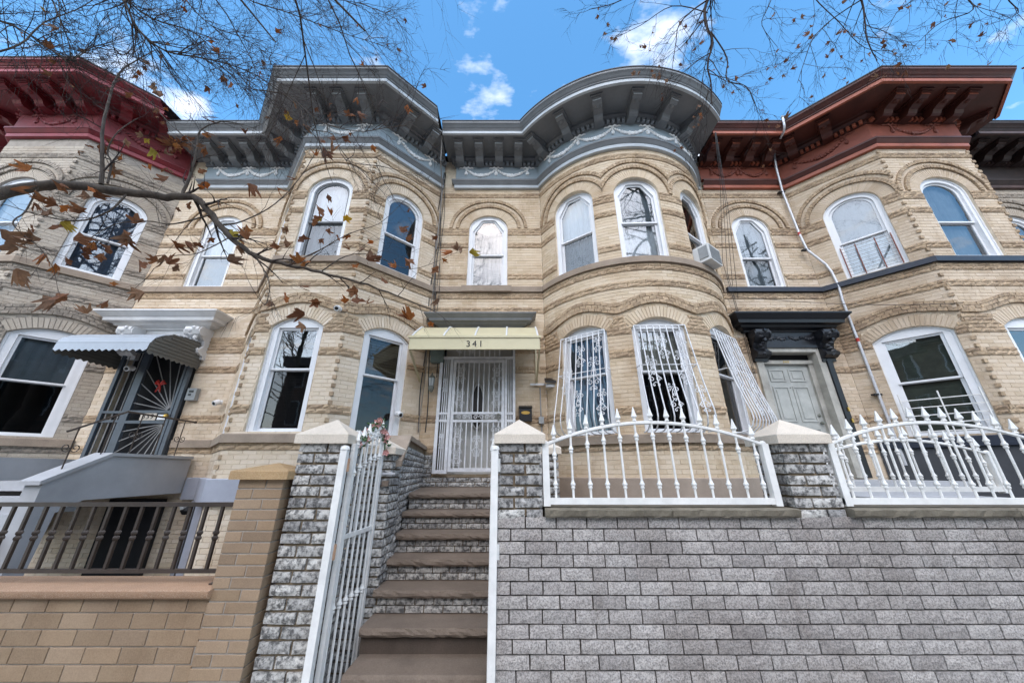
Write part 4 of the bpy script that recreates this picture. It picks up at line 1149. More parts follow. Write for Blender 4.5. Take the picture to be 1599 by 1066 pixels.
door_hood(H, 4.27, 6.52, 6.3, E + 2.56, E + 2.88, .36, 'black_paint', (4.76, 6.05), E + 1.96, E + 2.24)
m = MB()
m.box(4.67, 6.05 + .2, E - .1, 4.80, 6.52, E + 2.16); m.box(5.86, 6.25, E - .1, 5.99, 6.52, E + 2.16); m.box(4.67, 6.25, E + 2.16, 5.99, 6.52, E + 2.27)
m.box(4.80, 6.40, E - .1, 4.89, 6.50, E + 1.96); m.box(5.77, 6.40, E - .1, 5.86, 6.50, E + 1.96); m.box(4.80, 6.38, E + 1.96, 5.86, 6.50, E + 2.03)
cas = m.build('door_casing', M['casing'], H)
m = MB(); m.box(5.995, 6.22, E - .1, 6.09, 6.34, E + 2.2); m.build('black_door_trim', M['black_paint'], H)
m = MB(); m.box(4.80, 6.46, E + 2.03, 5.86, 6.48, E + 2.16); m.build('transom_pane', M['dark'], cas)
m = MB(); m.box(4.89, 6.45, E - .1, 5.77, 6.50, E + 1.96); dr = m.build('door', M['door_green'], H)
for (a, b) in ((.10, .40), (.48, .78)):
    for (c, e) in ((1.62, 1.86), (.86, 1.52), (.10, .74)):
        p = MB()
        x0, x1, z0, z1 = 4.89 + a, 4.89 + b, E + c, E + e
        for q in ((x0, x1, z0, z0 + .022), (x0, x1, z1 - .022, z1), (x0, x0 + .022, z0 + .022, z1 - .022), (x1 - .022, x1, z0 + .022, z1 - .022)): p.box(q[0], 6.436, q[2], q[1], 6.451, q[3])
        p.box(x0 + .06, 6.440, z0 + .06, x1 - .06, 6.451, z1 - .06); p.build('door_panel', M['door_green'], dr)
m = MB(); m.lathe((5.71, 6.45, E + .98), [(.025, 0), (.03, .02), (.015, .03)], 8, axis=(0, -1, 0)); m.lathe((5.71, 6.45, E + .84), [(.02, 0), (.02, .03), (.034, .04), (.02, .07)], 8, axis=(0, -1, 0)); m.lathe((5.33, 6.45, E + 1.5), [(.012, 0), (.012, .012)], 6, axis=(0, -1, 0)); m.build('door_lock', M['lantern'], dr)
text_mesh('343', .06, .004, M['gold'], cas, (5.33, 6.374, E + 1.995), (math.pi / 2, 0, 0), 'house_number', 1.4)
m = MB(); m.box(4.55, 5.0, 0, 6.2, 6.29, E - .12); m.box(4.55, 4.7, 0, 6.2, 5.0, E - .3); m.box(4.55, 4.4, 0, 6.2, 4.7, E - .48); m.build('stoop', M['stucco'], H)
for vv in (1.06, .86):
    m = MB(); m.box(6.06, 6.20, E + vv - .04, 6.085, 6.22, E + vv + .03); m.build('hinge', M['gold'], H)

# ================================================================== house 337: crimson cornice at the left edge
H = thing('brick_rowhouse', 'weathered brick rowhouse with crimson cornice at the left edge', 'house', (-9.6, 6.3, 0), 'attached brick rowhouses in the terrace')
cl = Line((-11.6, 6.3), (-10.5, 5.2)); fr = Line((-10.5, 5.2), (-8.85, 5.2)); cr_ = Line((-8.85, 5.2), (-7.75, 6.3))
w1 = [win1(cr_, .80, 1.0), win1(fr, .8, .9)]; w2 = [win2(cr_, .80, .86), win2(fr, .82, .9)]
segs = [Line((-13.8, 6.3), (-11.6, 6.3)), cl, fr, cr_]
W337 = house_walls(H, segs, w1 + w2, ('greyc', 'greyc_rough'), -.1, mort='mortar_grey', skip=hide_low, dog=[(-8.85, 5.2, (0, -1), (.707, -.707))])
window(H, w2[0], E + 4.42, 'arch', ('curtain_reflect_blue', 'curtain_reflect_blue'), ('glass_hi', 'glass_hi'))
window(H, w2[1], E + 4.42, 'arch', ('curtain_reflect_white', 'curtain_reflect_white'), ('glass_hi', 'glass_hi'))
window(H, w1[0], E + 1.45, 'rect', ('curtain_reflect_grey', 'dark'), ('glass', 'glass_lo'), fw=.12)
window(H, w1[1], E + 1.45, 'rect', (None, None), ('glass', 'glass'), fw=.12)
path = pathof(segs)
sill_band(H, path, E + 3.475, E + 3.60, .055, 'sill'); sill_band(H, path, E + .395, E + .525, .06, 'sill'); sill_band(H, path, 0, E - .08, .07, 'base_grey', 'grey_water_table')
cornice(H, path, [(cl, [.4, 1.0]), (fr, [.2, .65, 1.1, 1.5]), (cr_, [.35, .95])], [(fr, [(.4, 1.2)]), (cr_, [(.3, 1.2)])],
        ('m_dark', 'm_light', 'm_frieze', 'm_frieze'), [(-7.66, True)], dz=.28)
roof(H, path)

# ================================================================== house 345: beyond, at the right edge
H = thing('brick_rowhouse', 'grey brick rowhouse with blackened brown cornice at the right edge', 'house', (12.2, 6.3, 0), 'attached brick rowhouses in the terrace')
f1 = Line((10.45, 6.3), (12.9, 6.3)); cl = Line((12.9, 6.3), (14.0, 5.2)); fr = Line((14.0, 5.2), (15.6, 5.2))
o1, o2 = win2(f1, .95, .9), win2(cl, .78, .86)
W345 = house_walls(H, [f1, cl, fr], [o1, o2], ('greyc', 'greyc_rough'), -.1, mort='mortar_grey', skip=hide_low)
window(H, o1, E + 4.42, 'arch', ('curtain_reflect_blue', 'curtain_reflect_blue'), ('glass_hi', 'glass_hi')); window(H, o2, E + 4.42, 'arch', ('curtain_reflect_grey', 'curtain_reflect_grey'), ('glass_hi', 'glass_hi'))
path = pathof([f1, cl, fr])
sill_band(H, path, E + 3.475, E + 3.60, .055, 'sill'); sill_band(H, path, 0, E + .37, .03, 'base_dark', 'dark_base')
cornice(H, path, [(f1, [.3, .75, 1.2, 1.65, 2.1]), (cl, [.4, 1.0])], [], ('b_dark', 'b_light', 'b_dark', 'b_dark'), [(10.44, False)])
roof(H, path)
# ================================================================== steps, walls, pillars, fences, gates
def cap_stone(x0, x1, y0, y1, zb, h, peak, over, mat, parent):
    m = MB(); a, b, c, d = x0 - over, x1 + over, y0 - over, y1 + over
    cx, cy = (x0 + x1) / 2, (y0 + y1) / 2
    e = .006
    V = [(a, c, zb), (b, c, zb), (b, d, zb), (a, d, zb), (a, c, zb + h - e), (b, c, zb + h - e), (b, d, zb + h - e), (a, d, zb + h - e),
         (a + e, c + e, zb + h), (b - e, c + e, zb + h), (b - e, d - e, zb + h), (a + e, d - e, zb + h), (cx, cy, zb + h + peak)]
    m.add(V, [(0, 3, 2, 1), (0, 1, 5, 4), (1, 2, 6, 5), (2, 3, 7, 6), (3, 0, 4, 7), (4, 5, 9, 8), (5, 6, 10, 9), (6, 7, 11, 10), (7, 4, 8, 11), (8, 9, 12), (9, 10, 12), (10, 11, 12), (11, 8, 12)])
    return m.build('cap', M[mat], parent)
def pillar(label, x0, x1, y0, y1, zb, zt, mats, cap, mort, L, H, j, kind='r', amp=.008, group=None, capdim=(.075, .14, .035), name='brick_pillar', limit=150, cat='pillar', core_in=.02):
    t = thing(name, label, cat, ((x0 + x1) / 2, (y0 + y1) / 2, zb), group)
    c = MB(); c.box(x0 + core_in, y0 + core_in, zb, x1 - core_in, y1 - core_in, zt - .004); c.build('core', M[mort], t)
    specs = []
    F = [Line((x0, y0), (x1, y0)), Line((x1, y0), (x1, y1)), Line((x1, y1), (x0, y1)), Line((x0, y1), (x0, y0))]
    for q, g in enumerate(F):
        n = int(round((zt - zb) / (H + j)))
        for r in range(n):
            za = zt - (r + 1) * (H + j) + j; zbk = za + H
            lo, hi = .0, g.L
            cut = g.L * (.36 if (r + q) % 2 else .62)
            if q % 2: lo, hi = .024, g.L - .024
            for a, b in ((lo, cut - j / 2), (cut + j / 2, hi)): specs.append((g, a, b, za, zbk, 0, kind, 0))
    lay(t, specs, [M[mats]], limit, amp)
    cap_stone(x0, x1, y0, y1, zt, capdim[0], capdim[1], capdim[2], cap, t)
    return t
GP = 'grey brick pillars with pyramid caps'
pillar('grey brick gate pillar with pale pyramid cap, left of the steps beside the open gate', -1.72, -1.36, 2.9, 3.25, 0, E + .215, 'grey_brick', 'limestone', 'mortar_tan', .21, .064, .017, group=GP)
pillar('grey brick gate pillar with pale pyramid cap, right of the steps at the fence end', -.108, .235, 2.9, 3.25, E - .315, E + .215, 'grey_brick', 'limestone', 'mortar_tan', .21, .064, .017, group=GP)
pillar('grey brick pillar with pale pyramid cap between the two white arched fences', 2.18, 2.545, 2.9, 3.25, E - .315, E + .215, 'grey_brick', 'limestone', 'mortar_tan', .21, .064, .017, group=GP)
pillar('smaller grey brick newel pillar behind the open left gate', -1.53, -1.19, 3.60, 3.92, 0, E + .165, 'grey_brick', 'limestone', 'mortar_tan', .21, .060, .015, group=GP, capdim=(.065, .11, .03))
pillar('grey brick newel pillar half hidden behind the pillar right of the steps', .13, .46, 3.60, 3.92, 0, E + .165, 'grey_brick', 'limestone', 'mortar_tan', .21, .060, .015, group=GP, capdim=(.065, .11, .03))
pillar('smooth brown brick pillar with golden granite cap', -2.11, -1.765, 2.86, 3.20, 0, E - .055, 'brown_brick', 'granite_gold', 'mortar_grey', .2, .062, .010, kind='s', capdim=(.065, .06, .05), core_in=.006)

def yard_wall(label, x0, x1, y, zt, mats, mort, L, H, j, kind, amp, cop, cop_x, cop_z, depth=.28, lowers=None, name='brick_garden_wall', cat='wall', core_in=.022, amp_jit=.01):
    t = thing(name, label, cat, ((x0 + x1) / 2, y + .1, 0))
    c = MB(); c.box(x0, y + core_in, 0, x1, y + depth, zt - .003); c.build('core', M[mort], t)
    g = Line((x0, y), (x1, y)); n = int(zt / (H + j)) ; z0 = zt - n * (H + j) + j
    specs = courses(g, z0, zt + j, L, H, j, kind=kind, mi=0, jit=.05)
    lay(t, specs, [M[mats]], 300, amp)
    if cop:
        for a, b in cop_x:
            k = 26; rows = [(.0, 0.0), (.012, -.012), (.05, -.016), (cop_z - .008, -.008), (cop_z, .006)]
            m = MB(); vs = []
            for q in range(k + 1):
                x = a + (b - a) * q / k
                for dz_, oy in rows: vs.append((x, y - .04 + oy + (R.random() - .5) * .014 * (cop != 'granite'), zt + dz_ + (R.random() - .5) * .004 * (cop != 'granite')))
                vs.append((x, y + depth + .02, zt + cop_z)); vs.append((x, y + depth + .02, zt))
            r = len(rows) + 2
            fs = []
            for q in range(k):
                for w in range(r): fs.append((q * r + w, (q + 1) * r + w, (q + 1) * r + (w + 1) % r, q * r + (w + 1) % r))
            fs += [tuple(range(r))[::-1], tuple(k * r + w for w in range(r))]
            m.add(vs, fs); m.build('coping', M[cop], t, 50 if cop == 'granite' else 0, fix=True)
    return t
yard_wall('long grey split-face brick wall right of the steps, below the white fences', -.108, 6.2, 2.9, E - .32, 'grey_wall_brick', 'mortar_dark', .222, .074, .0095, 'r', .0045, 'bluestone', [(.25, 1.2), (1.204, 2.16), (2.56, 3.8), (3.804, 5.0), (5.004, 6.2)], .062)
yard_wall('low brown brick wall with rounded pink granite coping, left edge', -6.5, -2.116, 2.875, E - .82, 'brown_brick', 'mortar_grey', .235, .086, .008, 's', .01, 'granite', [(-6.5, -4.2), (-4.196, -2.095)], .055, core_in=.008)

# ------------------------------------------------------------------ the steps
st = thing('front_steps', 'brownstone front steps with grey brick risers climbing to door 341', 'steps', (-.5, 4.0, 0))
RZ, RG = .18, .25
for k in range(9):
    y0 = 4.55 - RG * k; zt = E - .24 - RZ * k
    if zt < .03: break
    xl, xr = -1.25 + (.012 * k), .12
    yb = 6.28 if k == 0 else y0 + RG + .06
    th = .058
    m = MB(); n = 34; vs = []
    rows = [(0, 0), (-.004, -.006), (-.02, -.014), (-.04, -.016), (-.058, -.004)]
    for q in range(n + 1):
        x = xl + (xr - xl) * q / n
        for dz_, oy in rows:
            rough_ = 1 if k < 6 else .35
            vs.append((x, y0 + oy + (R.random() - .5) * .011 * rough_, zt + dz_ + (R.random() - .5) * .005 * rough_ * (dz_ < 0)))
        vs.append((x, y0 + .06, zt - .058)); vs.append((x - (.27 * (q == 0) if k == 0 else 0), yb, zt - .058)); vs.append((x - (.27 * (q == 0) if k == 0 else 0), yb, zt))
    r = len(rows) + 3; fs = []
    for q in range(n):
        for w in range(r): fs.append((q * r + w, (q + 1) * r + w, (q + 1) * r + (w + 1) % r, q * r + (w + 1) % r))
    fs += [tuple(range(r))[::-1], tuple(n * r + w for w in range(r))]
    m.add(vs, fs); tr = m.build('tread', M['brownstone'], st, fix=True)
    if k == 0: # brick riser under the door
        g = Line((-1.56, 6.275), (.1, 6.275)); rs = MB(); rs.box(-1.56, 6.29, zt, .1, 6.33, E - .075); rb = rs.build('riser', M['mortar_tan'], st)
        lay(rb, courses(g, zt + .006, E - .075, .21, .064, .012, kind='r', shift=.05), [M['grey_brick']], 40, .012)
    g = Line((xl, y0 + .035), (xr, y0 + .035)); zl = zt - RZ
    if k < 5:
        rs = MB(); rs.box(xl, y0 + .055, zl, xr, y0 + .10, zt - .058); rb = rs.build('riser', M['mortar_tan'], st)
        lay(rb, courses(g, zl + .006, zl + .006 + 2 * .058, .155, .048, .010, kind='r', shift=.07 * k), [M['grey_brick']], 60, .006)
    else:
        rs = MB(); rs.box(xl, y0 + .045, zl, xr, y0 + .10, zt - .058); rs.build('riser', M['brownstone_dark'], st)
def cheek(label, P0, P1, sgn):
    t = thing('stair_side_wall', label, 'wall', (P0[0], P0[1], 0), 'brick side walls of the steps')
    g = Line(P0, P1) if sgn > 0 else Line(P1, P0)
    def ztop(y): return E + (.05 + .30 * min(1, max(0, (y - 3.72) / .52)))
    specs = []
    yy = lambda s: g.map(s, 0, 0)[1]
    for s in courses(g, .02, E + .34, .21, .060, .014, kind='r', jit=.02):
        s_ = list(s)
        if s[4] <= min(ztop(yy(s[1])), ztop(yy(s[2]))): specs.append(s)
    c = MB(); n = 24; d = .24; vs = []
    for i in range(n + 1):
        s = g.L * i / n; q = ztop(yy(s))
        vs += [g.map(s, -.018, 0), g.map(s, -.018, q), g.map(s, -d, q), g.map(s, -d, 0)]
    fs = []
    for i in range(n):
        for w in range(4): fs.append((4 * i + w, 4 * (i + 1) + w, 4 * (i + 1) + (w + 1) % 4, 4 * i + (w + 1) % 4))
    fs += [(0, 1, 2, 3), (4 * n + 3, 4 * n + 2, 4 * n + 1, 4 * n)]
    c.add(vs, fs); core = c.build('core', M['mortar_tan'], t, fix=True)
    lay(core, specs, [M['grey_brick']], 200, .012)
    m = MB(); ys = [3.72, 4.24, 6.27]
    S = [0 if False else None for _ in ys]
    pts = []
    for y in ys:
        tt = (y - g.map(0, 0, 0)[1]) / (g.map(g.L, 0, 0)[1] - g.map(0, 0, 0)[1]); s = g.L * tt; pts.append((s, ztop(y)))
    for (s0, z0), (s1, z1) in zip(pts, pts[1:]):
        q = g.map
        m.hexa([q(s0, .03, z0), q(s1, .03, z1), q(s1, -d - .02, z1), q(s0, -d - .02, z0), q(s0, .03, z0 + .055), q(s1, .03, z1 + .055), q(s1, -d - .02, z1 + .055), q(s0, -d - .02, z0 + .055)])
    m.build('coping', M['sill'], t, fix=True)
    # return panel beside the door
    return t
lw = cheek('grey brick side wall with sloping brown coping left of the steps', (-1.19, 3.93), (-1.52, 6.275), 1)
cheek('grey brick side wall right of the steps, mostly hidden by the pillar', (.13, 3.93), (.15, 6.275), -1)
c = MB(); c.box(-1.56, 6.255, E - .24, -1.38, 6.30, E + .31); c = c.build('return_panel', M['mortar_tan'], lw)
lay(c, courses(Line((-1.56, 6.24), (-1.38, 6.24)), E - .235, E + .30, .21, .060, .014, kind='r'), [M['grey_brick']], 30, .01)

# ------------------------------------------------------------------ white spear fences
def spear(m, x, y, zt, s=1.0):
    m.lathe((x, y, zt), [(.012 * s, 0), (.02 * s, .012 * s), (.012 * s, .024 * s), (.014 * s, .03 * s), (.026 * s, .045 * s), (.016 * s, .075 * s), (.004 * s, .125 * s)], 6)
def collar(m, x, y, zc_, r=.020):
    m.lathe((x, y, zc_ - .032), [(.011, 0), (r * .8, .008), (r * .8, .016), (.013, .022), (r, .03), (r, .04), (.013, .05), (.011, .064)], 8)
def arched_fence(label, x0, x1, y, zb, zend, zap, n, posts=(True, True), group='white arched spear fences', name='iron_fence', sc_=1.0, px=None):
    t = thing(name, label, 'fence', ((x0 + x1) / 2, y, zb), group)
    m = MB(); m.box(x0, y - .022, zb, x1, y + .022, zb + .045); m.build('bottom_rail', M['white_iron'], t)
    top = lambda x: zend + (zap - zend) * (1 - (2 * (x - x0) / (x1 - x0) - 1) ** 2)
    m = MB(); m.tube([(x0 + (x1 - x0) * i / 32, y, top(x0 + (x1 - x0) * i / 32)) for i in range(33)], .015, 6); m.build('top_rail', M['white_iron'], t, 50)
    for q, x in ((0, x0), (1, x1)):
        if posts[q]:
            m = MB(); s = 1 if q == 0 else -1; m.box(x - .026 + s * .026, y - .027, zb - .012, x + .026 + s * .026, y + .027, zend + .02); m.lathe((x + s * .026, y, zend + .02), [(.03, 0), (.028, .012), (.012, .022)], 4); m.build('post', M['white_iron'], t)
    for i in range(n):
        x = x0 + .10 + (x1 - x0 - .20) * i / (n - 1)
        m = MB(); zt = top(x) + .01
        jx = (R.random() - .5) * .008; m.tube([(x, y, zb + .04), (x + jx, y, zt + .01)], .0092, 6)
        collar(m, x, y, zb + .14); collar(m, x, y, zt - .12); spear(m, x, y, zt, sc_)
        m.build('picket', M['white_iron'], t, 40)
    return t
arched_fence('white arched iron spear fence on the grey wall before the rounded bay', .245, 2.085, 2.93, E - .235, E + .195, E + .385, 13)
arched_fence('white arched iron spear fence on the grey wall at the right edge', 2.57, 4.42, 2.93, E - .235, E + .195, E + .385, 13, (True, True))
arched_fence('smaller white spear railing set behind the right fence before the black hooded door', 3.10, 4.80, 3.62, E - .18, E + .16, E + .30, 12, (True, True))

# ------------------------------------------------------------------ gates
def gate_leaf(label, hx, hy, ang, w, zb, zend, zap, n, side):
    """a leaf hinged at (hx, hy), swung in to the steps"""
    t = thing('iron_gate', label, 'gate', (hx, hy, zb), 'white iron gate leaves')
    dx, dy = math.cos(ang), math.sin(ang)
    P = lambda u, v: (hx + dx * u, hy + dy * u, v)
    def bar(u0, u1, v0, v1, th, name):
        m = MB(); nx, ny = -dy * th, dx * th
        q = [(hx + dx * u0 - nx, hy + dy * u0 - ny), (hx + dx * u1 - nx, hy + dy * u1 - ny), (hx + dx * u1 + nx, hy + dy * u1 + ny), (hx + dx * u0 + nx, hy + dy * u0 + ny)]
        m.hexa([(a, b, v0) for a, b in q] + [(a, b, v1) for a, b in q]); return m.build(name, M['white_iron'], t)
    top = lambda u: zend + (zap - zend) * math.sin(math.pi / 2 * u / w)
    bar(0, .035, zb, top(0) + .06, .017, 'stile'); bar(w - .035, w, zb, top(w) - .01, .017, 'stile')
    bar(.035, w - .035, zb, zb + .04, .015, 'rail'); bar(.035, w - .035, zb + (zend - zb) * .62, zb + (zend - zb) * .62 + .03, .012, 'rail')
    m = MB(); m.tube([P(w * i / 12, top(w * i / 12)) for i in range(13)], .014, 6); m.build('top_rail', M['white_iron'], t, 50)
    for i in range(n):
        u = .07 + (w - .14) * i / (n - 1)
        m = MB(); m.tube([P(u, zb + .03), P(u, top(u) + .02)], .0095, 6)
        x, y, _ = P(u, 0); collar(m, x, y, zb + (zend - zb) * .36, .022); collar(m, x, y, top(u) - .2, .022); spear(m, x, y, top(u) + .01, 1.05)
        m.build('picket', M['white_iron'], t, 40)
    return t
gate_leaf('white iron gate leaf with spear tips swung open left of the steps', -1.315, 2.965, math.radians(87), .60, .10, E + .16, E + .34, 6, 1)
gate_leaf('white iron gate leaf seen edge-on right of the steps', -.155, 2.965, math.radians(93), .60, .10, E + .10, E + .16, 6, -1)
for x, lab in ((-1.335, 'white square gate post at the left gate pillar'), (-.135, 'slim white gate post at the right gate pillar')):
    t = thing('gate_post', lab, 'gate post', (x, 2.87, 0), 'white gate posts')
    m = MB(); m.box(x - .026, 2.845, 0, x + .026, 2.895, E + .165); m.build('shaft', M['white_iron'], t)
    m = MB(); m.lathe((x, 2.87, E + .165), [(.036, 0), (.036, .01), (.03, .024), (.012, .032)], 12); m.build('post_cap', M['white_iron'], t, 40)
    m = MB()
    for v in (.05, -.55): m.tube([(x + .03, 2.9, E + v - .05), (x + .03, 2.9, E + v + .05)], .012, 6)
    m.build('hinge', M['granite'] if x < -1 else M['white_iron'], t)
t = thing('latch', 'small steel latch bolt at the gate by the newel pillar', 'latch', (-1.2, 3.56, E - .1))
m = MB(); m.tube([(-1.26, 3.57, E - .02), (-1.14, 3.575, E - .02)], .012, 6); m.lathe((-1.18, 3.57, E - .02), [(.02, -.012), (.02, .012)], 8, axis=(1, 0, 0)); m.build('bolt', M['conduit'], t)
m = MB(); m.box(-1.25, 3.56, E - .13, -1.19, 3.59, E - .08); m.build('keeper', M['brownstone'], t)
# spikes of the low side rail behind the left pillar
t = thing('iron_fence', 'short white spear rail between the left pillars, partly behind the gate', 'fence', (-1.5, 3.4, E))
m = MB(); m.tube([(-1.56, 3.28, E + .22), (-1.36, 3.62, E + .25)], .013, 6); m.build('rail', M['white_iron'], t)
for i in range(4):
    a = i / 3; m = MB(); x, y, v = -1.55 + .18 * a, 3.3 + .3 * a, E + .225 + .03 * a
    m.tube([(x, y, E - .6), (x, y, v + .02)], .009, 6); spear(m, x, y, v + .01, 1.05); m.build('picket', M['white_iron'], t, 40)
# garland on the gate
t = thing('flower_garland', 'faded artificial flower garland hanging on the top of the open gate', 'garland', (-1.3, 3.3, E + .3))
core = [(-1.33, 3.02, E + .20), (-1.31, 3.12, E + .25), (-1.30, 3.25, E + .36), (-1.28, 3.36, E + .44), (-1.27, 3.45, E + .40), (-1.26, 3.53, E + .30), (-1.26, 3.56, E + .16)]
m = MB(); m.tube(core, .006, 5); m.build('vine', M['leaf_green'], t)
lm = MB(); lm.add([(0, 0, 0), (.012, .008, .02), (0, .004, .05), (-.012, .008, .02)], [(0, 1, 2, 3)]); lme = lm.mesh('leaf', M['leaf_green'])
fm_ = MB()
for k in range(5):
    a = k * 2 * math.pi / 5; fm_.add([(0, 0, 0), (.02 * math.cos(a - .5), .02 * math.sin(a - .5), .008), (.03 * math.cos(a), .03 * math.sin(a), .016), (.02 * math.cos(a + .5), .02 * math.sin(a + .5), .008)], [(0, 1, 2, 3)])
fm_.blob((0, 0, .004), .008, .008, .008); fme = fm_.mesh('flower', [M['petal']])
for i in range(130):
    k = R.randrange(len(core) - 1); a = R.random(); p = Vector(core[k]).lerp(Vector(core[k + 1]), a) + Vector([(R.random() - .5) * .075 for _ in range(3)])
    o = bpy.data.objects.new('leaf' if i % 5 else 'flower', lme if i % 5 else fme); COL.objects.link(o); attach(o, t); o.location = p
    o.rotation_euler = (R.random() * 6, R.random() * 6, R.random() * 6)
    if i % 5 == 0: o.rotation_euler = (math.pi / 2 + R.random() - .5, 0, R.random() - .5)

# ------------------------------------------------------------------ 339's yard: brown railing, stoop
t = thing('iron_railing', 'dark brown iron railing with collared square bars on the brown wall', 'railing', (-4, 2.87, E - .7))
RY = 2.985
m = MB(); m.box(-6.4, RY - .014, E - .255, -2.15, RY + .014, E - .225); m.build('top_rail', M['brown_iron'], t)
m = MB(); m.box(-6.4, RY - .014, E - .70, -2.15, RY + .014, E - .675); m.build('bottom_rail', M['brown_iron'], t)
m = MB(); m.box(-2.175, RY - .022, E - .764, -2.13, RY + .022, E - .17); m.box(-2.20, RY - .04, E - .766, -2.119, RY + .04, E - .755); m.lathe((-2.1525, RY, E - .17), [(.03, 0), (.03, .012), (.016, .02), (.028, .04), (.022, .06), (.004, .075)], 8); m.build('post', M['brown_iron'], t)
for i in range(34):
    x = -2.275 - i * .126
    m = MB(); m.box(x - .010, RY - .010, E - .677, x + .010, RY + .010, E - .254)
    for q in (-1, 1): m.lathe((x, RY, E - .455 + q * .018), [(.014, -.018), (.026, -.006), (.026, .006), (.014, .018)], 4)
    m.build('baluster', M['brown_iron'], t)
def slab_poly(m, P, x0, x1):
    k = len(P); m.add([(x0, y, v) for y, v in P] + [(x1, y, v) for y, v in P], [tuple(range(k)), tuple(range(k, 2 * k))[::-1]] + [(i, i + k, (i + 1) % k + k, (i + 1) % k) for i in range(k)])
t = thing('stoop', 'grey painted concrete stoop with sloping side wall before door 339', 'stoop', (-6.4, 5.4, 0))
m = MB(); slab_poly(m, [(6.24, E - .33), (6.24, E + .20), (4.98, E + .20), (4.36, E - .13), (4.36, 0), (4.52, 0), (4.60, E - .46), (4.85, E - .34)], -5.72, -5.52); m.build('side_wall', M['stucco'], t, fix=True)
m = MB(); slab_poly(m, [(6.24, E + .203), (6.24, E + .245), (4.96, E + .245), (4.31, E - .10), (4.31, E - .145), (4.975, E + .203)], -5.75, -5.49); m.build('side_wall_coping', M['stucco'], t, fix=True)
m = MB(); slab_poly(m, [(6.24, 0.75), (6.24, E + .20), (4.98, E + .20), (3.75, E - .52), (3.75, 0), (4.9, 0), (4.9, .75)], -7.66, -7.5); m.build('side_wall', M['stucco'], t, fix=True)
for k in range(4):
    m = MB(); m.box(-7.5, 5.0 - .26 * k, E - .12 - .18 * k - (.18 if k else .12), -5.72, 6.24 if k == 0 else 5.26 - .26 * k, E - .12 - .18 * k); m.build('step', M['stucco'], t)
t = thing('stair_handrail', 'thin scrolled black handrail on the stoop of door 339', 'handrail', (-5.62, 5.0, E))
for xx in (-5.62,):
    m = MB(); m.tube([(xx, 6.2, E + .82), (xx, 5.05, E + .82), (xx, 4.45, E + .475)], .014, 5)
    m.lathe((xx, 6.2, E + .82), [(.02, -.02), (.02, .02)], 6); m.build('rail', M['brown_iron'], t)
    for i in range(5):
        y = 6.0 - i * .36; top = E + .82 if y > 5.05 else E + .82 - .72 * (5.05 - y) / 1.25; lowv = E + .24 if y > 4.96 else E + .24 - .735 * (4.96 - y) / 1.26
        m = MB(); m.tube([(xx, y, lowv), (xx, y, top)], .008, 5)
        if i % 2 == 0: m.tube([(xx, y + a, lowv + .28 + b) for a, b in spiral((.05, 0), .06, 1.3, math.pi, 12)], .006, 4); m.tube([(xx, y + a, lowv + .28 + b) for a, b in spiral((-.05, 0), .06, 1.3, 0, 12, -1)], .006, 4)
        m.build('baluster', M['brown_iron'], t)
# ------------------------------------------------------------------ small fixtures on the fronts
def cam_bullet(label, p, d):
    t = thing('security_camera', label, 'security camera', p, 'white security cameras')
    p, d = Vector(p), Vector(d).normalized()
    m = MB(); m.lathe(p, [(.045, 0), (.045, .02), (.03, .03)], 10, axis=d); m.build('mount', M['plastic_white'], t, 40)
    q = p + d * .05; a = (d + Vector((.2, 0, -.5))).normalized()
    m = MB(); m.lathe(q - a * .02, [(.03, 0), (.048, .015), (.05, .09), (.046, .105)], 12, axis=a); m.build('housing', M['plastic_white'], t, 40)
    m = MB(); m.lathe(q + a * .086, [(.030, 0), (.030, .002), (.01, .008)], 12, axis=a); m.build('lens', M['plastic_black'], t)
cam_bullet('white security camera on the brick between the two ground-floor windows of 339', (-2.88, 5.16, E + 2.53), (0, -1, 0))
cam_bullet('white security camera on the brick near the cables left of the 341 gate', (-1.98, 5.95, E + .93), (.71, -.71, 0))
cam_bullet('white security camera at the corner right of the slate gate 339', (-5.30, 6.24, E + 1.18), (-.4, -.9, 0))
cam_bullet('white security camera hung under the curved metal awning', (-7.0, 6.1, E + 1.78), (0, -1, 0))
t = thing('mailbox', 'black wall mailbox with brass oval right of the white gate', 'mailbox', (.24, 6.2, E + .95))
m = MB(); m.box(.13, 6.17, E + .84, .355, 6.27, E + 1.07); m.build('box', M['plastic_black'], t); m = MB(); m.hexa([(.12, 6.15, E + 1.073), (.365, 6.15, E + 1.073), (.365, 6.275, E + 1.073), (.12, 6.275, E + 1.073), (.12, 6.16, E + 1.085), (.365, 6.16, E + 1.085), (.365, 6.275, E + 1.13), (.12, 6.275, E + 1.13)]); m.build('lid', M['plastic_black'], t)
m = MB(); m.add([(.2425 + .075 * math.cos(a * math.pi / 8), 6.166, E + .985 + .026 * math.sin(a * math.pi / 8)) for a in range(16)], [tuple(range(16))]); m.tube([(.2425 + .075 * math.cos(a * math.pi / 8), 6.166, E + .985 + .026 * math.sin(a * math.pi / 8)) for a in range(17)], .005, 4); m.build('oval_plate', M['gold'], t)
t = thing('wall_lantern', 'small pewter wall lantern left of the white gate', 'lantern', (-1.48, 6.2, E + 1.5))
m = MB(); m.lathe((-1.48, 6.16, E + 1.46), [(.02, -.10), (.05, -.05), (.055, 0), (.02, .012)], 6); m.build('base', M['lantern'], t)
m = MB(); m.lathe((-1.48, 6.16, E + 1.475), [(.04, 0), (.055, .14)], 6); m.build('lamp_glass', M['frost'], t)
m = MB(); m.lathe((-1.48, 6.16, E + 1.615), [(.066, 0), (.05, .03), (.02, .06), (.01, .10)], 6)
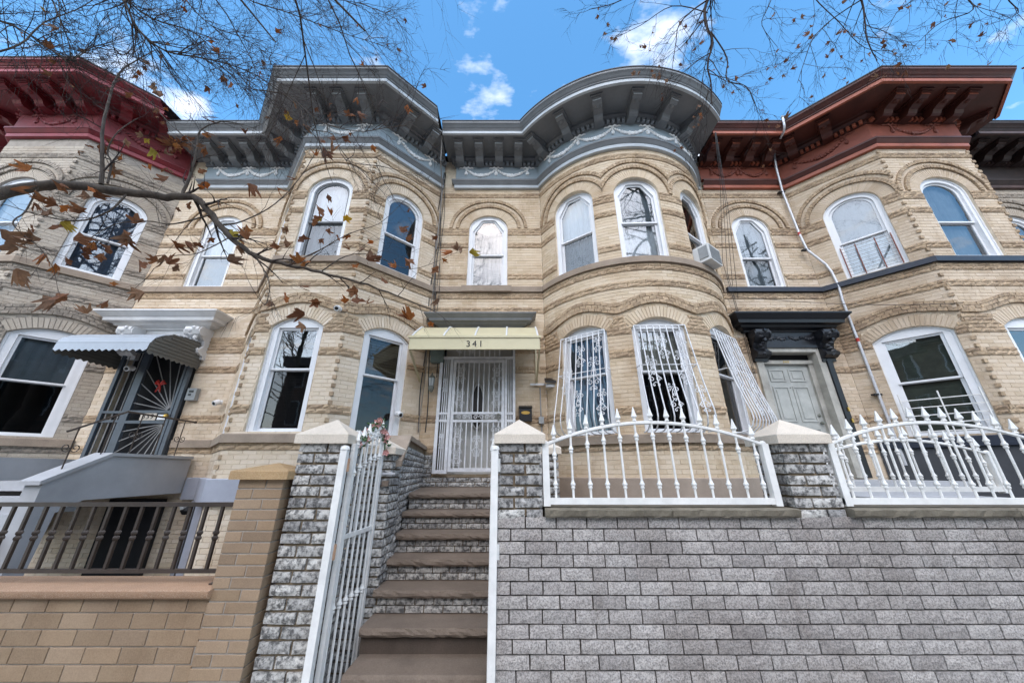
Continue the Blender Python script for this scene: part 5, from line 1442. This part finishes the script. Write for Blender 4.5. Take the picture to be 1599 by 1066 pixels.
for k in range(6):
    a = 2 * math.pi * (k + .5) / 6; m.tube([(-1.48 + .042 * math.cos(a), 6.16 + .042 * math.sin(a), E + 1.47), (-1.48 + .058 * math.cos(a), 6.16 + .058 * math.sin(a), E + 1.62)], .005, 4)
m.tube([(-1.48, 6.28, E + 1.40), (-1.48, 6.18, E + 1.36), (-1.48, 6.16, E + 1.38)], .012, 5); m.build('cage', M['lantern'], t)
t = thing('meter_box', 'grey green metal box on the wall under the almond awning', 'utility box', (-1.42, 6.2, E + 2.0))
m = MB(); m.box(-1.54, 6.16, E + 1.93, -1.30, 6.29, E + 2.16); m.box(-1.55, 6.15, E + 2.06, -1.29, 6.165, E + 2.17); m.build('case', M['meter'], t); m = MB(); m.tube([(-1.42, 6.27, E + 1.93), (-1.42, 6.27, E + 1.66)], .008, 5); m.build('lead', M['cable'], t)
t = thing('intercom', 'grey metal intercom plate right of the slate gate 339', 'intercom', (-5.88, 6.25, E + 1.31))
m = MB(); m.box(-5.97, 6.21, E + 1.22, -5.80, 6.29, E + 1.44); m.build('case', M['ac_grey'], t); m = MB(); m.box(-5.93, 6.204, E + 1.30, -5.88, 6.211, E + 1.335); m.box(-5.93, 6.204, E + 1.36, -5.85, 6.211, E + 1.40); m.build('button_panel', M['plastic_black'], t)
t = thing('solar_light', 'white bracket with small solar flood light at the corner of the rounded bay', 'flood light', (.5, 6.2, E + 1.55))
m = MB(); m.box(.34, 6.23, E + 1.50, .62, 6.262, E + 1.535); m.build('bracket', M['plastic_white'], t)
m = MB(); m.hexa([(.60, 6.04, E + 1.50), (.80, 6.04, E + 1.50), (.80, 6.20, E + 1.60), (.60, 6.20, E + 1.60), (.60, 6.04, E + 1.53), (.80, 6.04, E + 1.53), (.80, 6.20, E + 1.63), (.60, 6.20, E + 1.63)]); m.build('panel', M['plastic_black'], t); m = MB(); m.box(.62, 6.1, E + 1.44, .78, 6.2, E + 1.50); m.build('lamp_head', M['plastic_white'], t)
t = thing('outlet_box', 'small grey outlet box with conduit on the brick left of the rounded bay', 'outlet box', (.52, 6.27, E + .8))
m = MB(); m.box(.48, 6.2, E + .80, .57, 6.29, E + .92); m.build('box', M['ac_grey'], t); m = MB(); m.tube([(.525, 6.28, E + .92), (.525, 6.28, E + 1.46)], .011, 6); m.tube([(.525, 6.28, E + .80), (.55, 6.28, E + .45)], .009, 6); m.build('conduit', M['ac_grey'], t)
t = thing('air_conditioner', 'white window air conditioner in the right upper window of the rounded bay', 'air conditioner', (3.75, 5.4, E + 3.65))
o = b2[2]; g = chord_line(o); L = g.L
m = MB(); m.wbox(g, .14, L - .28, -.12, .24, E + 3.62, E + 3.96); m.build('case', M['ac_white'], t)
m = MB(); m.wbox(g, .125, .14, .05, .21, E + 3.68, E + 3.92); m.build('side_vent', M['ac_grey'], t); m = MB(); m.wbox(g, L - .28, L - .265, .05, .21, E + 3.68, E + 3.92); m.build('side_vent', M['ac_grey'], t)
m = MB()
for i in range(10): m.wbox(g, .16, L - .30, .24, .248, E + 3.65 + i * .029, E + 3.665 + i * .029)
m.build('rear_grille', M['ac_grey'], t)
# conduit on 343
P3 = lambda px, py, Y: tuple(U(px, py, Y))
cp = [P3(1222, 184, 5.40), P3(1225, 196, 5.36), P3(1224, 206, 5.45), P3(1208, 234, 6.02), P3(1212, 262, 6.12), P3(1222, 300, 6.22), P3(1248, 365, 6.21), P3(1260, 390, 6.17)]
x0, y0 = 6.60, 6.105
cp += [(x0 - .04, y0 + .02, E + 4.05), (x0, y0, E + 3.85), (x0, y0 - .03, E + 3.5), (x0, y0, E + 3.2), (x0, y0, E + .1)]
t = thing('conduit_pipe', 'long silver conduit pipe running down the right house front from its cornice', 'pipe', (x0, y0, E))
m = MB(); m.tube(cp, .024, 8); m.build('pipe', M['conduit'], t, 60)
m = MB(); m.lathe(cp[0], [(.03, -.02), (.036, .02), (.02, .05)], 8); m.build('weather_head', M['ac_grey'], t)
for p in (cp[6], (x0, y0, E + 2.35)):
    m = MB(); v = Vector(p); m.tube([v + Vector((0, 0, -.035)), v + Vector((0, 0, .035))], .0265, 8); m.build('red_band', M['red_tape'], t)
for p in (cp[5], cp[7], (x0, y0, E + 1.3)):
    m = MB(); v = Vector(p); m.box(v.x - .09, v.y - .02, v.z - .015, v.x + .05, v.y + .05, v.z + .015); m.build('clamp', M['cable'], t)
# cables
t = thing('cable_bundle', 'black cables hanging between the two grey-corniced houses', 'cables', (-1.64, 6.2, 4))
for k in range(6):
    x = -1.66 + .018 * k; y = 6.255 - .012 * (k % 3); pts = []
    for i in range(23):
        v = E + 6.7 - 6.05 * i / 22
        if k < 3 or v > E + 2.4: pts.append((x + .02 * math.sin(i * .9 + k * 2) + (.10 * (i / 22) if k % 2 else -.02), y, v))
    m = MB(); m.tube(pts, .010 if k < 2 else .006, 5); m.build('cable', M['cable' if k != 2 else 'cable_grey'], t)
m = MB(); m.tube([(-1.585, 6.2, E + 7.3), (-1.585, 5.6, E + 7.1), (-1.60, 5.75, E + 6.5), (-1.62, 6.2, E + 6.1), (-1.64, 6.24, E + 4.5)], .014, 6); m.build('cable', M['cable_grey'], t)
t = thing('cable_bundle', 'thin cables hanging past the air conditioner between round bay and rust cornice', 'cables', (4.5, 6.0, 4))
for k in range(4):
    a = Vector((4.53 + .01 * k, 5.5, E + 7.08)); b = Vector((4.50 + .04 * k, 6.24, E + 4.2 - .3 * k)); c_ = Vector((4.56 + .02 * k, 6.26, E + .9))
    m = MB(); m.tube([a, a.lerp(b, .4) + Vector((.02, -.03, -.1)), b, b.lerp(c_, .5) + Vector((.02, 0, 0)), c_] if k < 2 else [a, a.lerp(b, .5) + Vector((0, -.05, -.1)), b], .0045, 4); m.build('cable', M['cable'], t)
t = thing('telephone_wire', 'thin black wire sagging across the right house above its window', 'wire', (6.5, 6, E + 2.7))
m = MB(); A, B_ = Vector((4.5, 6.22, E + 3.35)), Vector((7.5, 5.1, E + 2.62))
m.tube([A.lerp(B_, i / 14) + Vector((0, -.12 * math.sin(math.pi * i / 14), -.16 * math.sin(math.pi * i / 14))) for i in range(15)], .005, 5); m.build('wire', M['cable'], t)
# window guard on 343
t = thing('window_guard', 'rusty wire window guard across the lower sash of the upper right bay window', 'window guard', (7.0, 5.7, E + 3.7))
o = w2_343 if False else None
g = Line((6.45, 6.3), (7.52, 5.2)); c0, c1 = .85 - .36, .85 + .36
for s in (c0, c0 + .22, c1 - .22, c1):
    m = MB(); m.tube([g.map(s, -.02, E + 3.64), g.map(s, -.02, E + 4.32)], .010, 5); m.build('upright', M['red_tape'] if False else M['r_swag'], t)
for i in range(9):
    v = E + 3.68 + .075 * i; m = MB(); m.tube([g.map(c0, -.015, v), g.map(c1, -.015, v)], .004, 4); m.build('wire', M['cable_grey'], t)
t = thing('window_guard', 'white slatted guard low across the ground-floor window behind the right fence', 'window guard', (7.0, 5.7, E + .7))
for i in range(5):
    v = E + .62 + .13 * i; m = MB(); m.tube([g.map(.45, .03, v), g.map(1.37, .03, v)], .009, 5); m.build('slat_bar', M['white_iron'], t)
for s in (.47, .92, 1.35):
    m = MB(); m.tube([g.map(s, .04, E + .55), g.map(s, .04, E + 1.26)], .011, 5); m.build('upright', M['white_iron'], t)
t = thing('ribbon_bow', 'small red ribbon bow on the sunburst bars of gate 339', 'bow', (-6.47, 6.18, E + 1.49))
m = MB()
for s in (-1, 1): m.tube([(-6.47, 6.17, E + 1.49), (-6.47 + s * .05, 6.16, E + 1.56), (-6.47 + s * .09, 6.17, E + 1.52), (-6.47, 6.17, E + 1.49), (-6.47 + s * .04, 6.17, E + 1.36)], [.016, .026, .02, .014, .012], 5)
m.blob((-6.47, 6.16, E + 1.49), .026, .02, .026); m.build('bow', M['red_bow'], t, 50)
t = thing('wall_lamp', 'black and white wall lamp beside the dark basement doorway', 'lamp', (-5.2, 5.9, E - .55))
q = cl339 = Line((-5.25, 6.3), (-4.21, 5.2)).map(.12, .1, E - .58)
t.location = q
m = MB(); m.lathe((q[0], q[1] - .02, q[2]), [(.05, -.06), (.09, 0), (.03, .09)], 8); m.build('shade', M['plastic_black'], t); m = MB(); m.blob((q[0] - .03, q[1] - .06, q[2] + .06), .06, .05, .06); m.build('bulb_glass', M['frost'], t)
# ================================================================== the street trees
RT = random.Random(5)
def leaf_meshes():
    out = []
    for v in range(3):
        N = 22; P = []
        for i in range(N):
            a = 2 * math.pi * i / N; r = .70 + .13 * math.cos(5 * a) + .07 * math.cos(10 * a + v) + (RT.random() - .5) * .16
            if abs(math.sin(a / 2)) > .97: r *= .55
            P.append((r * math.sin(a), r * math.cos(a)))
        curl = .25 + .3 * v
        mb = MB(); vs = [(0, 0, 0)] + [(x * .12, y * .12, (.05 + .03 * v) * abs(x) * 1.3 + curl * .16 * (.5 * x * x + .6 * y * y) * (1 if v else -1) + .014 * math.sin(6 * x + 4 * y + v)) for x, y in P]
        mb.add(vs, [(0, 1 + i, 1 + (i + 1) % N) for i in range(N)])
        mb.tube([(0, -.05, .01), (0, -.12, .02)], .0018, 3)
        out.append(mb)
    return out
LEAF = {}
for i, mb in enumerate(leaf_meshes()):
    for k in ('leaf_rust', 'leaf_orange', 'leaf_tan', 'leaf_yellow'): LEAF[(i, k)] = mb.mesh('leaf', M[k], 30)
def rand_dir(d, spread):
    a = Vector(d).normalized(); u = a.orthogonal().normalized(); b = a.cross(u)
    t = RT.random() * 2 * math.pi; s = spread * (.5 + .7 * RT.random())
    return (a * math.cos(s) + (u * math.cos(t) + b * math.sin(t)) * math.sin(s)).normalized()
def twig(mb, p, d, L, r, lvl, tips, nseg=5, droop=-.06, n=4):
    pts, rs = [Vector(p)], [r]; d = Vector(d).normalized()
    for i in range(nseg):
        d = (d + Vector([(RT.random() - .5) * .42 for _ in range(3)]) + Vector((0, 0, droop))).normalized()
        pts.append(pts[-1] + d * L / nseg); rs.append(r * (1 - .75 * (i + 1) / nseg))
    mb.tube(pts, rs, n if r > .004 else 3, caps=False)
    if lvl == 0: tips.append((pts[-1], d)); return
    k = RT.randint(3, 5)
    for i in range(k):
        j = RT.randint(1, nseg - 1); q = pts[j].lerp(pts[j + 1], RT.random())
        twig(mb, q, rand_dir((pts[j + 1] - pts[j]), .75), L * (.38 + .3 * RT.random()), max(rs[j] * .6, .0016), lvl - 1, tips, max(3, nseg - 1), droop, n)
    tips.append((pts[-1], d))
def limb_from(parent, name, pts, r0, r1, mat, n=8):
    P = [Vector(p) for p in pts]; Q = []
    for i in range(len(P) - 1):
        p0, p1, p2, p3 = P[max(i - 1, 0)], P[i], P[i + 1], P[min(i + 2, len(P) - 1)]
        for k in range(4):
            t = k / 4; Q.append(.5 * ((2 * p1) + (p2 - p0) * t + (2 * p0 - 5 * p1 + 4 * p2 - p3) * t * t + (3 * p1 - p0 - 3 * p2 + p3) * t ** 3))
    Q.append(P[-1]); k = len(Q)
    Q = [q + Vector([(RT.random() - .5) * r0 * .35 for _ in range(3)]) if 0 < i < k - 1 else q for i, q in enumerate(Q)]
    rs = [r0 + (r1 - r0) * i / (k - 1) for i in range(k)]
    mb = MB(); mb.tube(Q, rs, n); o = mb.build(name, M[mat], parent, 60); return o, Q, rs
def put_leaf(parent, p, size=1.0, kinds=('leaf_rust', 'leaf_rust', 'leaf_tan', 'leaf_orange')):
    o = bpy.data.objects.new('leaf', LEAF[(RT.randrange(3), RT.choice(kinds))]); COL.objects.link(o); attach(o, parent)
    o.location = p; s = size * (.7 + .6 * RT.random()); o.scale = (s * (.5 + .5 * RT.random()), s, s * (.8 + 1.2 * RT.random()))
    o.rotation_euler = (math.pi / 2 + (RT.random() - .5) * 2.2, (RT.random() - .5) * 2.4, RT.random() * 6.3)
    return o
# ---- left plane tree
T = thing('street_tree', 'bare plane tree with rust brown leaves reaching in from the left', 'tree', (-4.9, .9, 0), 'bare street trees')
tr, _, _ = limb_from(T, 'trunk', [(-4.9, .9, -.1), (-4.85, .92, 1.5), (-4.75, .95, 3.2), (-4.7, .9, 5.0), (-4.6, .8, 7.0), (-4.4, .6, 9.5), (-4.2, .4, 12.5)], .26, .05, 'bark', 12)
main = [(-4.78, .94, 2.9), U(-260, 335, 1.6), U(-60, 315, 2.1), U(0, 303, 2.3), U(60, 291, 2.4), U(120, 290, 2.45), U(200, 300, 2.5), U(260, 307, 2.55), U(302, 308, 2.6), U(330, 335, 2.65), U(360, 370, 2.7), U(400, 400, 2.75), U(450, 413, 2.85), U(500, 425, 2.95), U(560, 440, 3.05), U(620, 462, 3.15), U(680, 487, 3.2)]
_, mq, mr = limb_from(T, 'branch', main, .055, .005, 'bark', 9)
tips, tw = [], MB()
def side(pxs, r0, r1, name='branch'):
    ob, q, rs = limb_from(T, name, [U(*p) for p in pxs], r0, r1, 'bark', 6); return q, rs
subs = [side([(158, 288, 2.47), (160, 245, 2.5), (160, 200, 2.55), (172, 150, 2.62), (186, 115, 2.7), (212, 95, 2.8), (240, 80, 2.9)], .018, .005),
        side([(168, 286, 2.48), (174, 255, 2.5), (168, 235, 2.5), (185, 205, 2.5), (215, 185, 2.6)], .010, .003),
        side([(285, 304, 2.6), (298, 270, 2.62), (308, 232, 2.66), (312, 205, 2.72), (345, 190, 2.8), (380, 195, 2.9)], .015, .004),
        side([(308, 232, 2.66), (290, 215, 2.7), (262, 190, 2.75), (235, 160, 2.8), (200, 130, 2.85)], .008, .002),
        side([(345, 352, 2.68), (380, 345, 2.75), (430, 318, 2.9), (470, 275, 3.0), (500, 225, 3.05)], .009, .003),
        side([(450, 413, 2.85), (500, 390, 2.95), (545, 365, 3.05), (590, 350, 3.15), (620, 325, 3.2)], .008, .002),
        side([(500, 425, 2.95), (540, 400, 3.0), (580, 398, 3.1), (640, 420, 3.2), (690, 405, 3.25)], .007, .002),
        side([(200, 300, 2.5), (170, 330, 2.4), (120, 345, 2.35), (60, 335, 2.3), (10, 320, 2.3)], .009, .003),
        side([(60, 291, 2.4), (40, 330, 2.35), (20, 350, 2.3), (60, 385, 2.35), (75, 405, 2.4)], .007, .002),
        side([(330, 335, 2.65), (270, 350, 2.6), (230, 345, 2.55), (180, 350, 2.5), (140, 372, 2.5)], .008, .002),
        side([(400, 400, 2.75), (420, 440, 2.75), (415, 475, 2.75), (400, 460, 2.7)], .006, .002),
        side([(360, 370, 2.7), (310, 395, 2.65), (270, 400, 2.6), (240, 420, 2.6)], .006, .002)]
leafpts = []
for q, rs in subs + [(mq[28:], mr[28:])]:
    for i in range(2, len(q) - 1, 2):
        d = q[i + 1] - q[i]; L = .18 + .28 * RT.random()
        tp = []; twig(tw, q[i], rand_dir(d, .9), L, max(rs[i] * .5, .0022), 1, tp, 4, -.02); leafpts += tp
    tp = []; twig(tw, q[-1], q[-1] - q[-2], .35, .003, 1, tp, 4, -.02); leafpts += tp
# upper sprays against the sky
for pxs, r in (([(120, -60, 3.2), (185, -10, 3.3), (215, 45, 3.4), (260, 80, 3.6), (335, 95, 3.8), (400, 118, 4.0), (470, 170, 4.2)], .014),
               ([(170, -60, 3.6), (200, 0, 3.7), (240, 30, 3.8), (300, 50, 3.9), (340, 85, 4.0), (395, 140, 4.2)], .011),
               ([(-60, 20, 3.0), (20, 40, 3.1), (90, 85, 3.2), (110, 95, 3.3), (160, 70, 3.4), (230, 100, 3.5)], .010),
               ([(60, -50, 3.4), (90, 20, 3.5), (105, 60, 3.5), (112, 95, 3.6)], .010),
               ([(330, -60, 4.0), (380, -5, 4.1), (450, 20, 4.2), (530, 50, 4.4), (600, 72, 4.5)], .009),
               ([(420, -60, 4.0), (470, -10, 4.2), (560, 5, 4.3), (630, 35, 4.5)], .007),
               ([(-40, 90, 2.8), (30, 70, 3.0), (70, 35, 3.2), (130, 10, 3.4), (170, -20, 3.5)], .009),
               ([(250, -60, 4.2), (290, 0, 4.2), (330, 40, 4.3), (380, 60, 4.4), (430, 95, 4.5)], .009),
               ([(395, 140, 4.2), (450, 150, 4.1), (500, 190, 4.0), (560, 205, 3.9), (600, 200, 3.8), (640, 195, 3.8)], .007),
               ([(470, 170, 4.2), (480, 200, 4.1), (520, 210, 4.0), (540, 250, 3.8), (600, 260, 3.7)], .006)):
    q, rs = side([(x, y, Y * .56) for x, y, Y in pxs], r * .85, r * .25)
    for i in range(1, len(q) - 1):
        for _ in range(3 if pxs[0][1] < 60 else 1):
            d = q[i + 1] - q[i]; tp = []
            twig(tw, q[i], rand_dir(d, .8), .26 + .36 * RT.random(), max(rs[i] * .6, .0036), 2, tp, 5, -.03)
            if RT.random() < .35: leafpts += tp[:2]
stuff(tw.build('twigs', M['twig'], T))
# limbs over the street, seen in the window panes
cr_m = MB(); tp = []
for k in range(26):
    h = 5 + k * .3; a = k * 2.4; b0 = Vector((-4.7 + .02 * k, .9 - .03 * k, h)); d = Vector((math.cos(a) * .8 + .1, math.sin(a) * .8 - .45, .55))
    if d.y > -.1: d.y = -.3
    twig(cr_m, b0, d, 4.4 - .07 * k, .04, 4 if k % 2 else 3, tp, 6, .01, 4)
stuff(cr_m.build('crown', M['bark'], T))
# leaves: the placed ones, then along the twigs
for px, py, Y, s in ((240, 142, 2.85, 1.5), (349, 118, 3.9, 1.1), (364, 126, 3.9, .8), (370, 165, 4.1, .9), (314, 182, 2.8, 1.1), (452, 188, 4.1, 1.2), (515, 185, 4.0, 1.3), (534, 212, 4.0, 1.0), (504, 240, 3.2, 1.1), (583, 232, 3.8, 1.3), (557, 156, 4.1, 1.1), (570, 103, 4.4, .9), (557, 42, 4.4, 1.1), (633, 33, 4.5, 1.0), (517, 237, 3.2, 1.0), (545, 208, 4.0, .8), (630, 165, 4.1, .8), (618, 78, 4.4, .6), (498, 333, 3.05, 1.1), (497, 345, 3.0, 1.0), (515, 313, 3.05, .8), (540, 340, 3.1, .8), (545, 366, 3.05, .9), (570, 390, 3.1, .8), (545, 388, 3.0, .8), (475, 375, 2.9, .8), (680, 418, 3.25, 1.5), (692, 410, 3.25, .9), (573, 405, 3.1, .9), (640, 408, 3.2, 1.2), (618, 415, 3.15, .9), (555, 455, 3.05, .9), (572, 478, 3.05, 1.2), (560, 470, 3.05, 1.1), (545, 472, 3.05, .9), (480, 487, 2.9, .9), (446, 467, 2.85, .8), (471, 448, 2.9, .9), (490, 472, 2.9, .9), (640, 500, 3.15, 1.1), (632, 498, 3.15, 1.0), (688, 470, 3.2, .8), (600, 440, 3.1, .9), (225, 415, 2.6, 1.0), (270, 382, 2.6, 1.4), (285, 378, 2.6, 1.0), (240, 410, 2.55, .9), (258, 415, 2.6, .9), (218, 350, 2.55, 1.2), (205, 375, 2.55, 1.1), (195, 370, 2.5, 1.0), (130, 330, 2.4, 1.1), (120, 370, 2.4, 1.0), (8, 370, 2.3, 1.2), (150, 302, 2.48, .8), (325, 335, 2.66, .8), (342, 365, 2.7, 1.1), (372, 386, 2.7, .9), (295, 318, 2.6, .9), (276, 328, 2.6, .7), (344, 318, 2.7, .8), (388, 288, 2.8, 1.0), (258, 265, 2.6, 1.0), (322, 297, 2.65, .7), (160, 400, 2.5, .8), (90, 350, 2.35, 1.0), (70, 330, 2.3, .9), (55, 375, 2.35, .9)):
    if Y > 3.7: Y *= .6; s *= .6
    kinds = ('leaf_orange', 'leaf_orange', 'leaf_rust') if 430 < px < 700 and R.random() < .7 else ('leaf_rust', 'leaf_tan', 'leaf_rust')
    if R.random() < .03: kinds = ('leaf_yellow',)
    put_leaf(T, U(px, py, Y) + Vector([(RT.random() - .5) * .04 for _ in range(3)]), s * .60, kinds)
RT.shuffle(leafpts)
n = 0
for p, d in leafpts:
    q = project(p)
    if q is None or n > 165: continue
    n += 1; put_leaf(T, p + Vector((0, 0, -.02)), .30 if q[1] < 200 else .50, ('leaf_rust', 'leaf_tan', 'leaf_rust', 'leaf_orange') if RT.random() < .97 else ('leaf_yellow',))
# ---- right tree, bare twigs hanging in from above
T = thing('street_tree', 'bare tree with thin dark twigs hanging in at the top right', 'tree', (5.2, -.6, 0), 'bare street trees')
limb_from(T, 'trunk', [(5.2, -.6, -.1), (5.2, -.55, 2), (5.1, -.5, 4.5), (5.0, -.4, 7.5), (4.9, -.2, 10.5), (4.7, 0, 13.5)], .27, .06, 'bark', 12)
tw = MB(); lp = []
for pxs, r in (([(1180, -200, 2.4), (1130, -60, 3.2), (1105, 0, 3.6), (1100, 30, 3.7), (1112, 65, 3.8), (1105, 100, 3.9), (1110, 130, 4.0), (1112, 165, 4.1)], .022),
               ([(1105, 0, 3.6), (1080, 18, 3.7), (1060, 40, 3.8), (1055, 70, 3.9), (1050, 105, 4.0)], .010),
               ([(1110, 50, 3.75), (1135, 90, 3.85), (1135, 125, 3.95), (1165, 135, 4.0), (1180, 165, 4.1)], .009),
               ([(1060, -80, 3.4), (1000, -20, 3.6), (960, 5, 3.7), (920, 15, 3.8)], .010),
               ([(1105, 20, 3.65), (1050, 10, 3.8), (1000, 40, 3.9), (950, 65, 4.0)], .007),
               ([(1300, -200, 2.6), (1320, -60, 3.3), (1345, 0, 3.6), (1350, 30, 3.7), (1355, 65, 3.8), (1370, 95, 3.9)], .016),
               ([(1345, 0, 3.6), (1300, 30, 3.8), (1270, 60, 3.9), (1255, 100, 4.0), (1245, 130, 4.1)], .008),
               ([(1230, -60, 3.4), (1270, -5, 3.6), (1310, 35, 3.7), (1350, 75, 3.8), (1400, 80, 3.9)], .008),
               ([(1230, -60, 3.4), (1200, 10, 3.7), (1190, 40, 3.8), (1215, 75, 3.9)], .007),
               ([(1480, -120, 3.0), (1500, -20, 3.4), (1520, 15, 3.5), (1470, 35, 3.7), (1440, 60, 3.8)], .010),
               ([(1560, -100, 3.0), (1570, -10, 3.3), (1590, 20, 3.4), (1540, 40, 3.5)], .008),
               ([(1420, -80, 3.2), (1430, -10, 3.5), (1400, 20, 3.6), (1380, 60, 3.8)], .007)):
    ob, q, rs = limb_from(T, 'branch', [U(p[0], p[1], p[2] * .6) for p in pxs], r * .85, r * .25, 'twig', 6)
    for i in range(2, len(q) - 1):
        pq = project(q[i])
        if pq is None or pq[1] < -60: continue
        if i % 3 == 2: continue
        d = q[i + 1] - q[i]; tp = []
        twig(tw, q[i], rand_dir(d, .75), .24 + .34 * RT.random(), max(rs[i] * .55, .0030), 2, tp, 5, -.05); lp += tp
for i in range(3):
    a = [Vector((5.0, -.4, 7.5)), Vector((4.9, -.2, 10)), Vector((5.0, -.3, 9))][i]; b = [U(1180, -200, 1.44), U(1300, -200, 1.56), U(1480, -120, 1.8)][i]
    limb_from(T, 'branch', [a, a.lerp(b, .5) + Vector((0, 0, .3)), b], .06, .022, 'bark', 8)
stuff(tw.build('twigs', M['twig'], T))
RT.shuffle(lp)
for p, d in lp[:130]: put_leaf(T, p, .24, ('leaf_rust', 'leaf_tan'))
cr_m = MB(); tp = []
for k in range(26):
    h = 4.5 + k * .33; a = k * 2.4 + 1; b0 = Vector((5.1, -.5 + .02 * k, h)); d = Vector((math.cos(a) * .8 - .2, -abs(math.sin(a)) * .8 - .2, .5))
    twig(cr_m, b0, d, 4.6 - .08 * k, .04, 4 if k % 2 else 3, tp, 6, .01, 4)
stuff(cr_m.build('crown', M['bark'], T))
# ================================================================== what the panes mirror: the other side of the street
def tree_copy(src, loc, rz):
    r = src.copy(); COL.objects.link(r); r.location = loc; r.rotation_euler = (0, 0, rz)
    r['label'] = 'bare tree across the street, seen mirrored in the upper window panes'; r['group'] = 'trees mirrored in the panes'
    for ch in src.children:
        if ch.name.split('.')[0] in ('trunk', 'crown'):
            c = ch.copy(); COL.objects.link(c); c.parent = r
for loc, rz in (((-1.2, -5.6, 0), 2.2), ((9.5, -6.0, 0), .9), ((-9.8, -6.2, 0), 4.0), ((14.5, -4.0, 0), 5.2)): tree_copy(T, loc, rz)
M['opp_brick'] = stone('dark_red_brown_brick', (.16, .085, .06), .3, 2, 40)
for k in range(6):
    x = -21 + k * 7.0; hgt = 11.6 + .5 * ((k * 7) % 3)
    t = thing('brick_rowhouse', 'brown brick house across the street, mirrored darkly in the ground-floor panes', 'house', (x + 3.5, -20, 0), 'houses across the street')
    m = MB(); m.box(x, -28, 0, x + 6.98, -20, hgt); m.build('wall', M['opp_brick'], t)
    m = MB(); m.box(x - .0, -20.0, hgt - .9, x + 6.98, -19.45, hgt); m.build('cornice', M['b_light'], t)
    for f in range(3):
        for q in range(3):
            m = MB(); xx = x + 1.0 + q * 2.0; m.box(xx, -20.0, 2.2 + f * 3.3, xx + 1.0, -19.93, 4.2 + f * 3.3); w = m.build('window', M['white_frame'], t)
            m = MB(); m.box(xx + .08, -19.93, 2.28 + f * 3.3, xx + .92, -19.92, 4.12 + f * 3.3); m.build('pane', M['dark'], w)
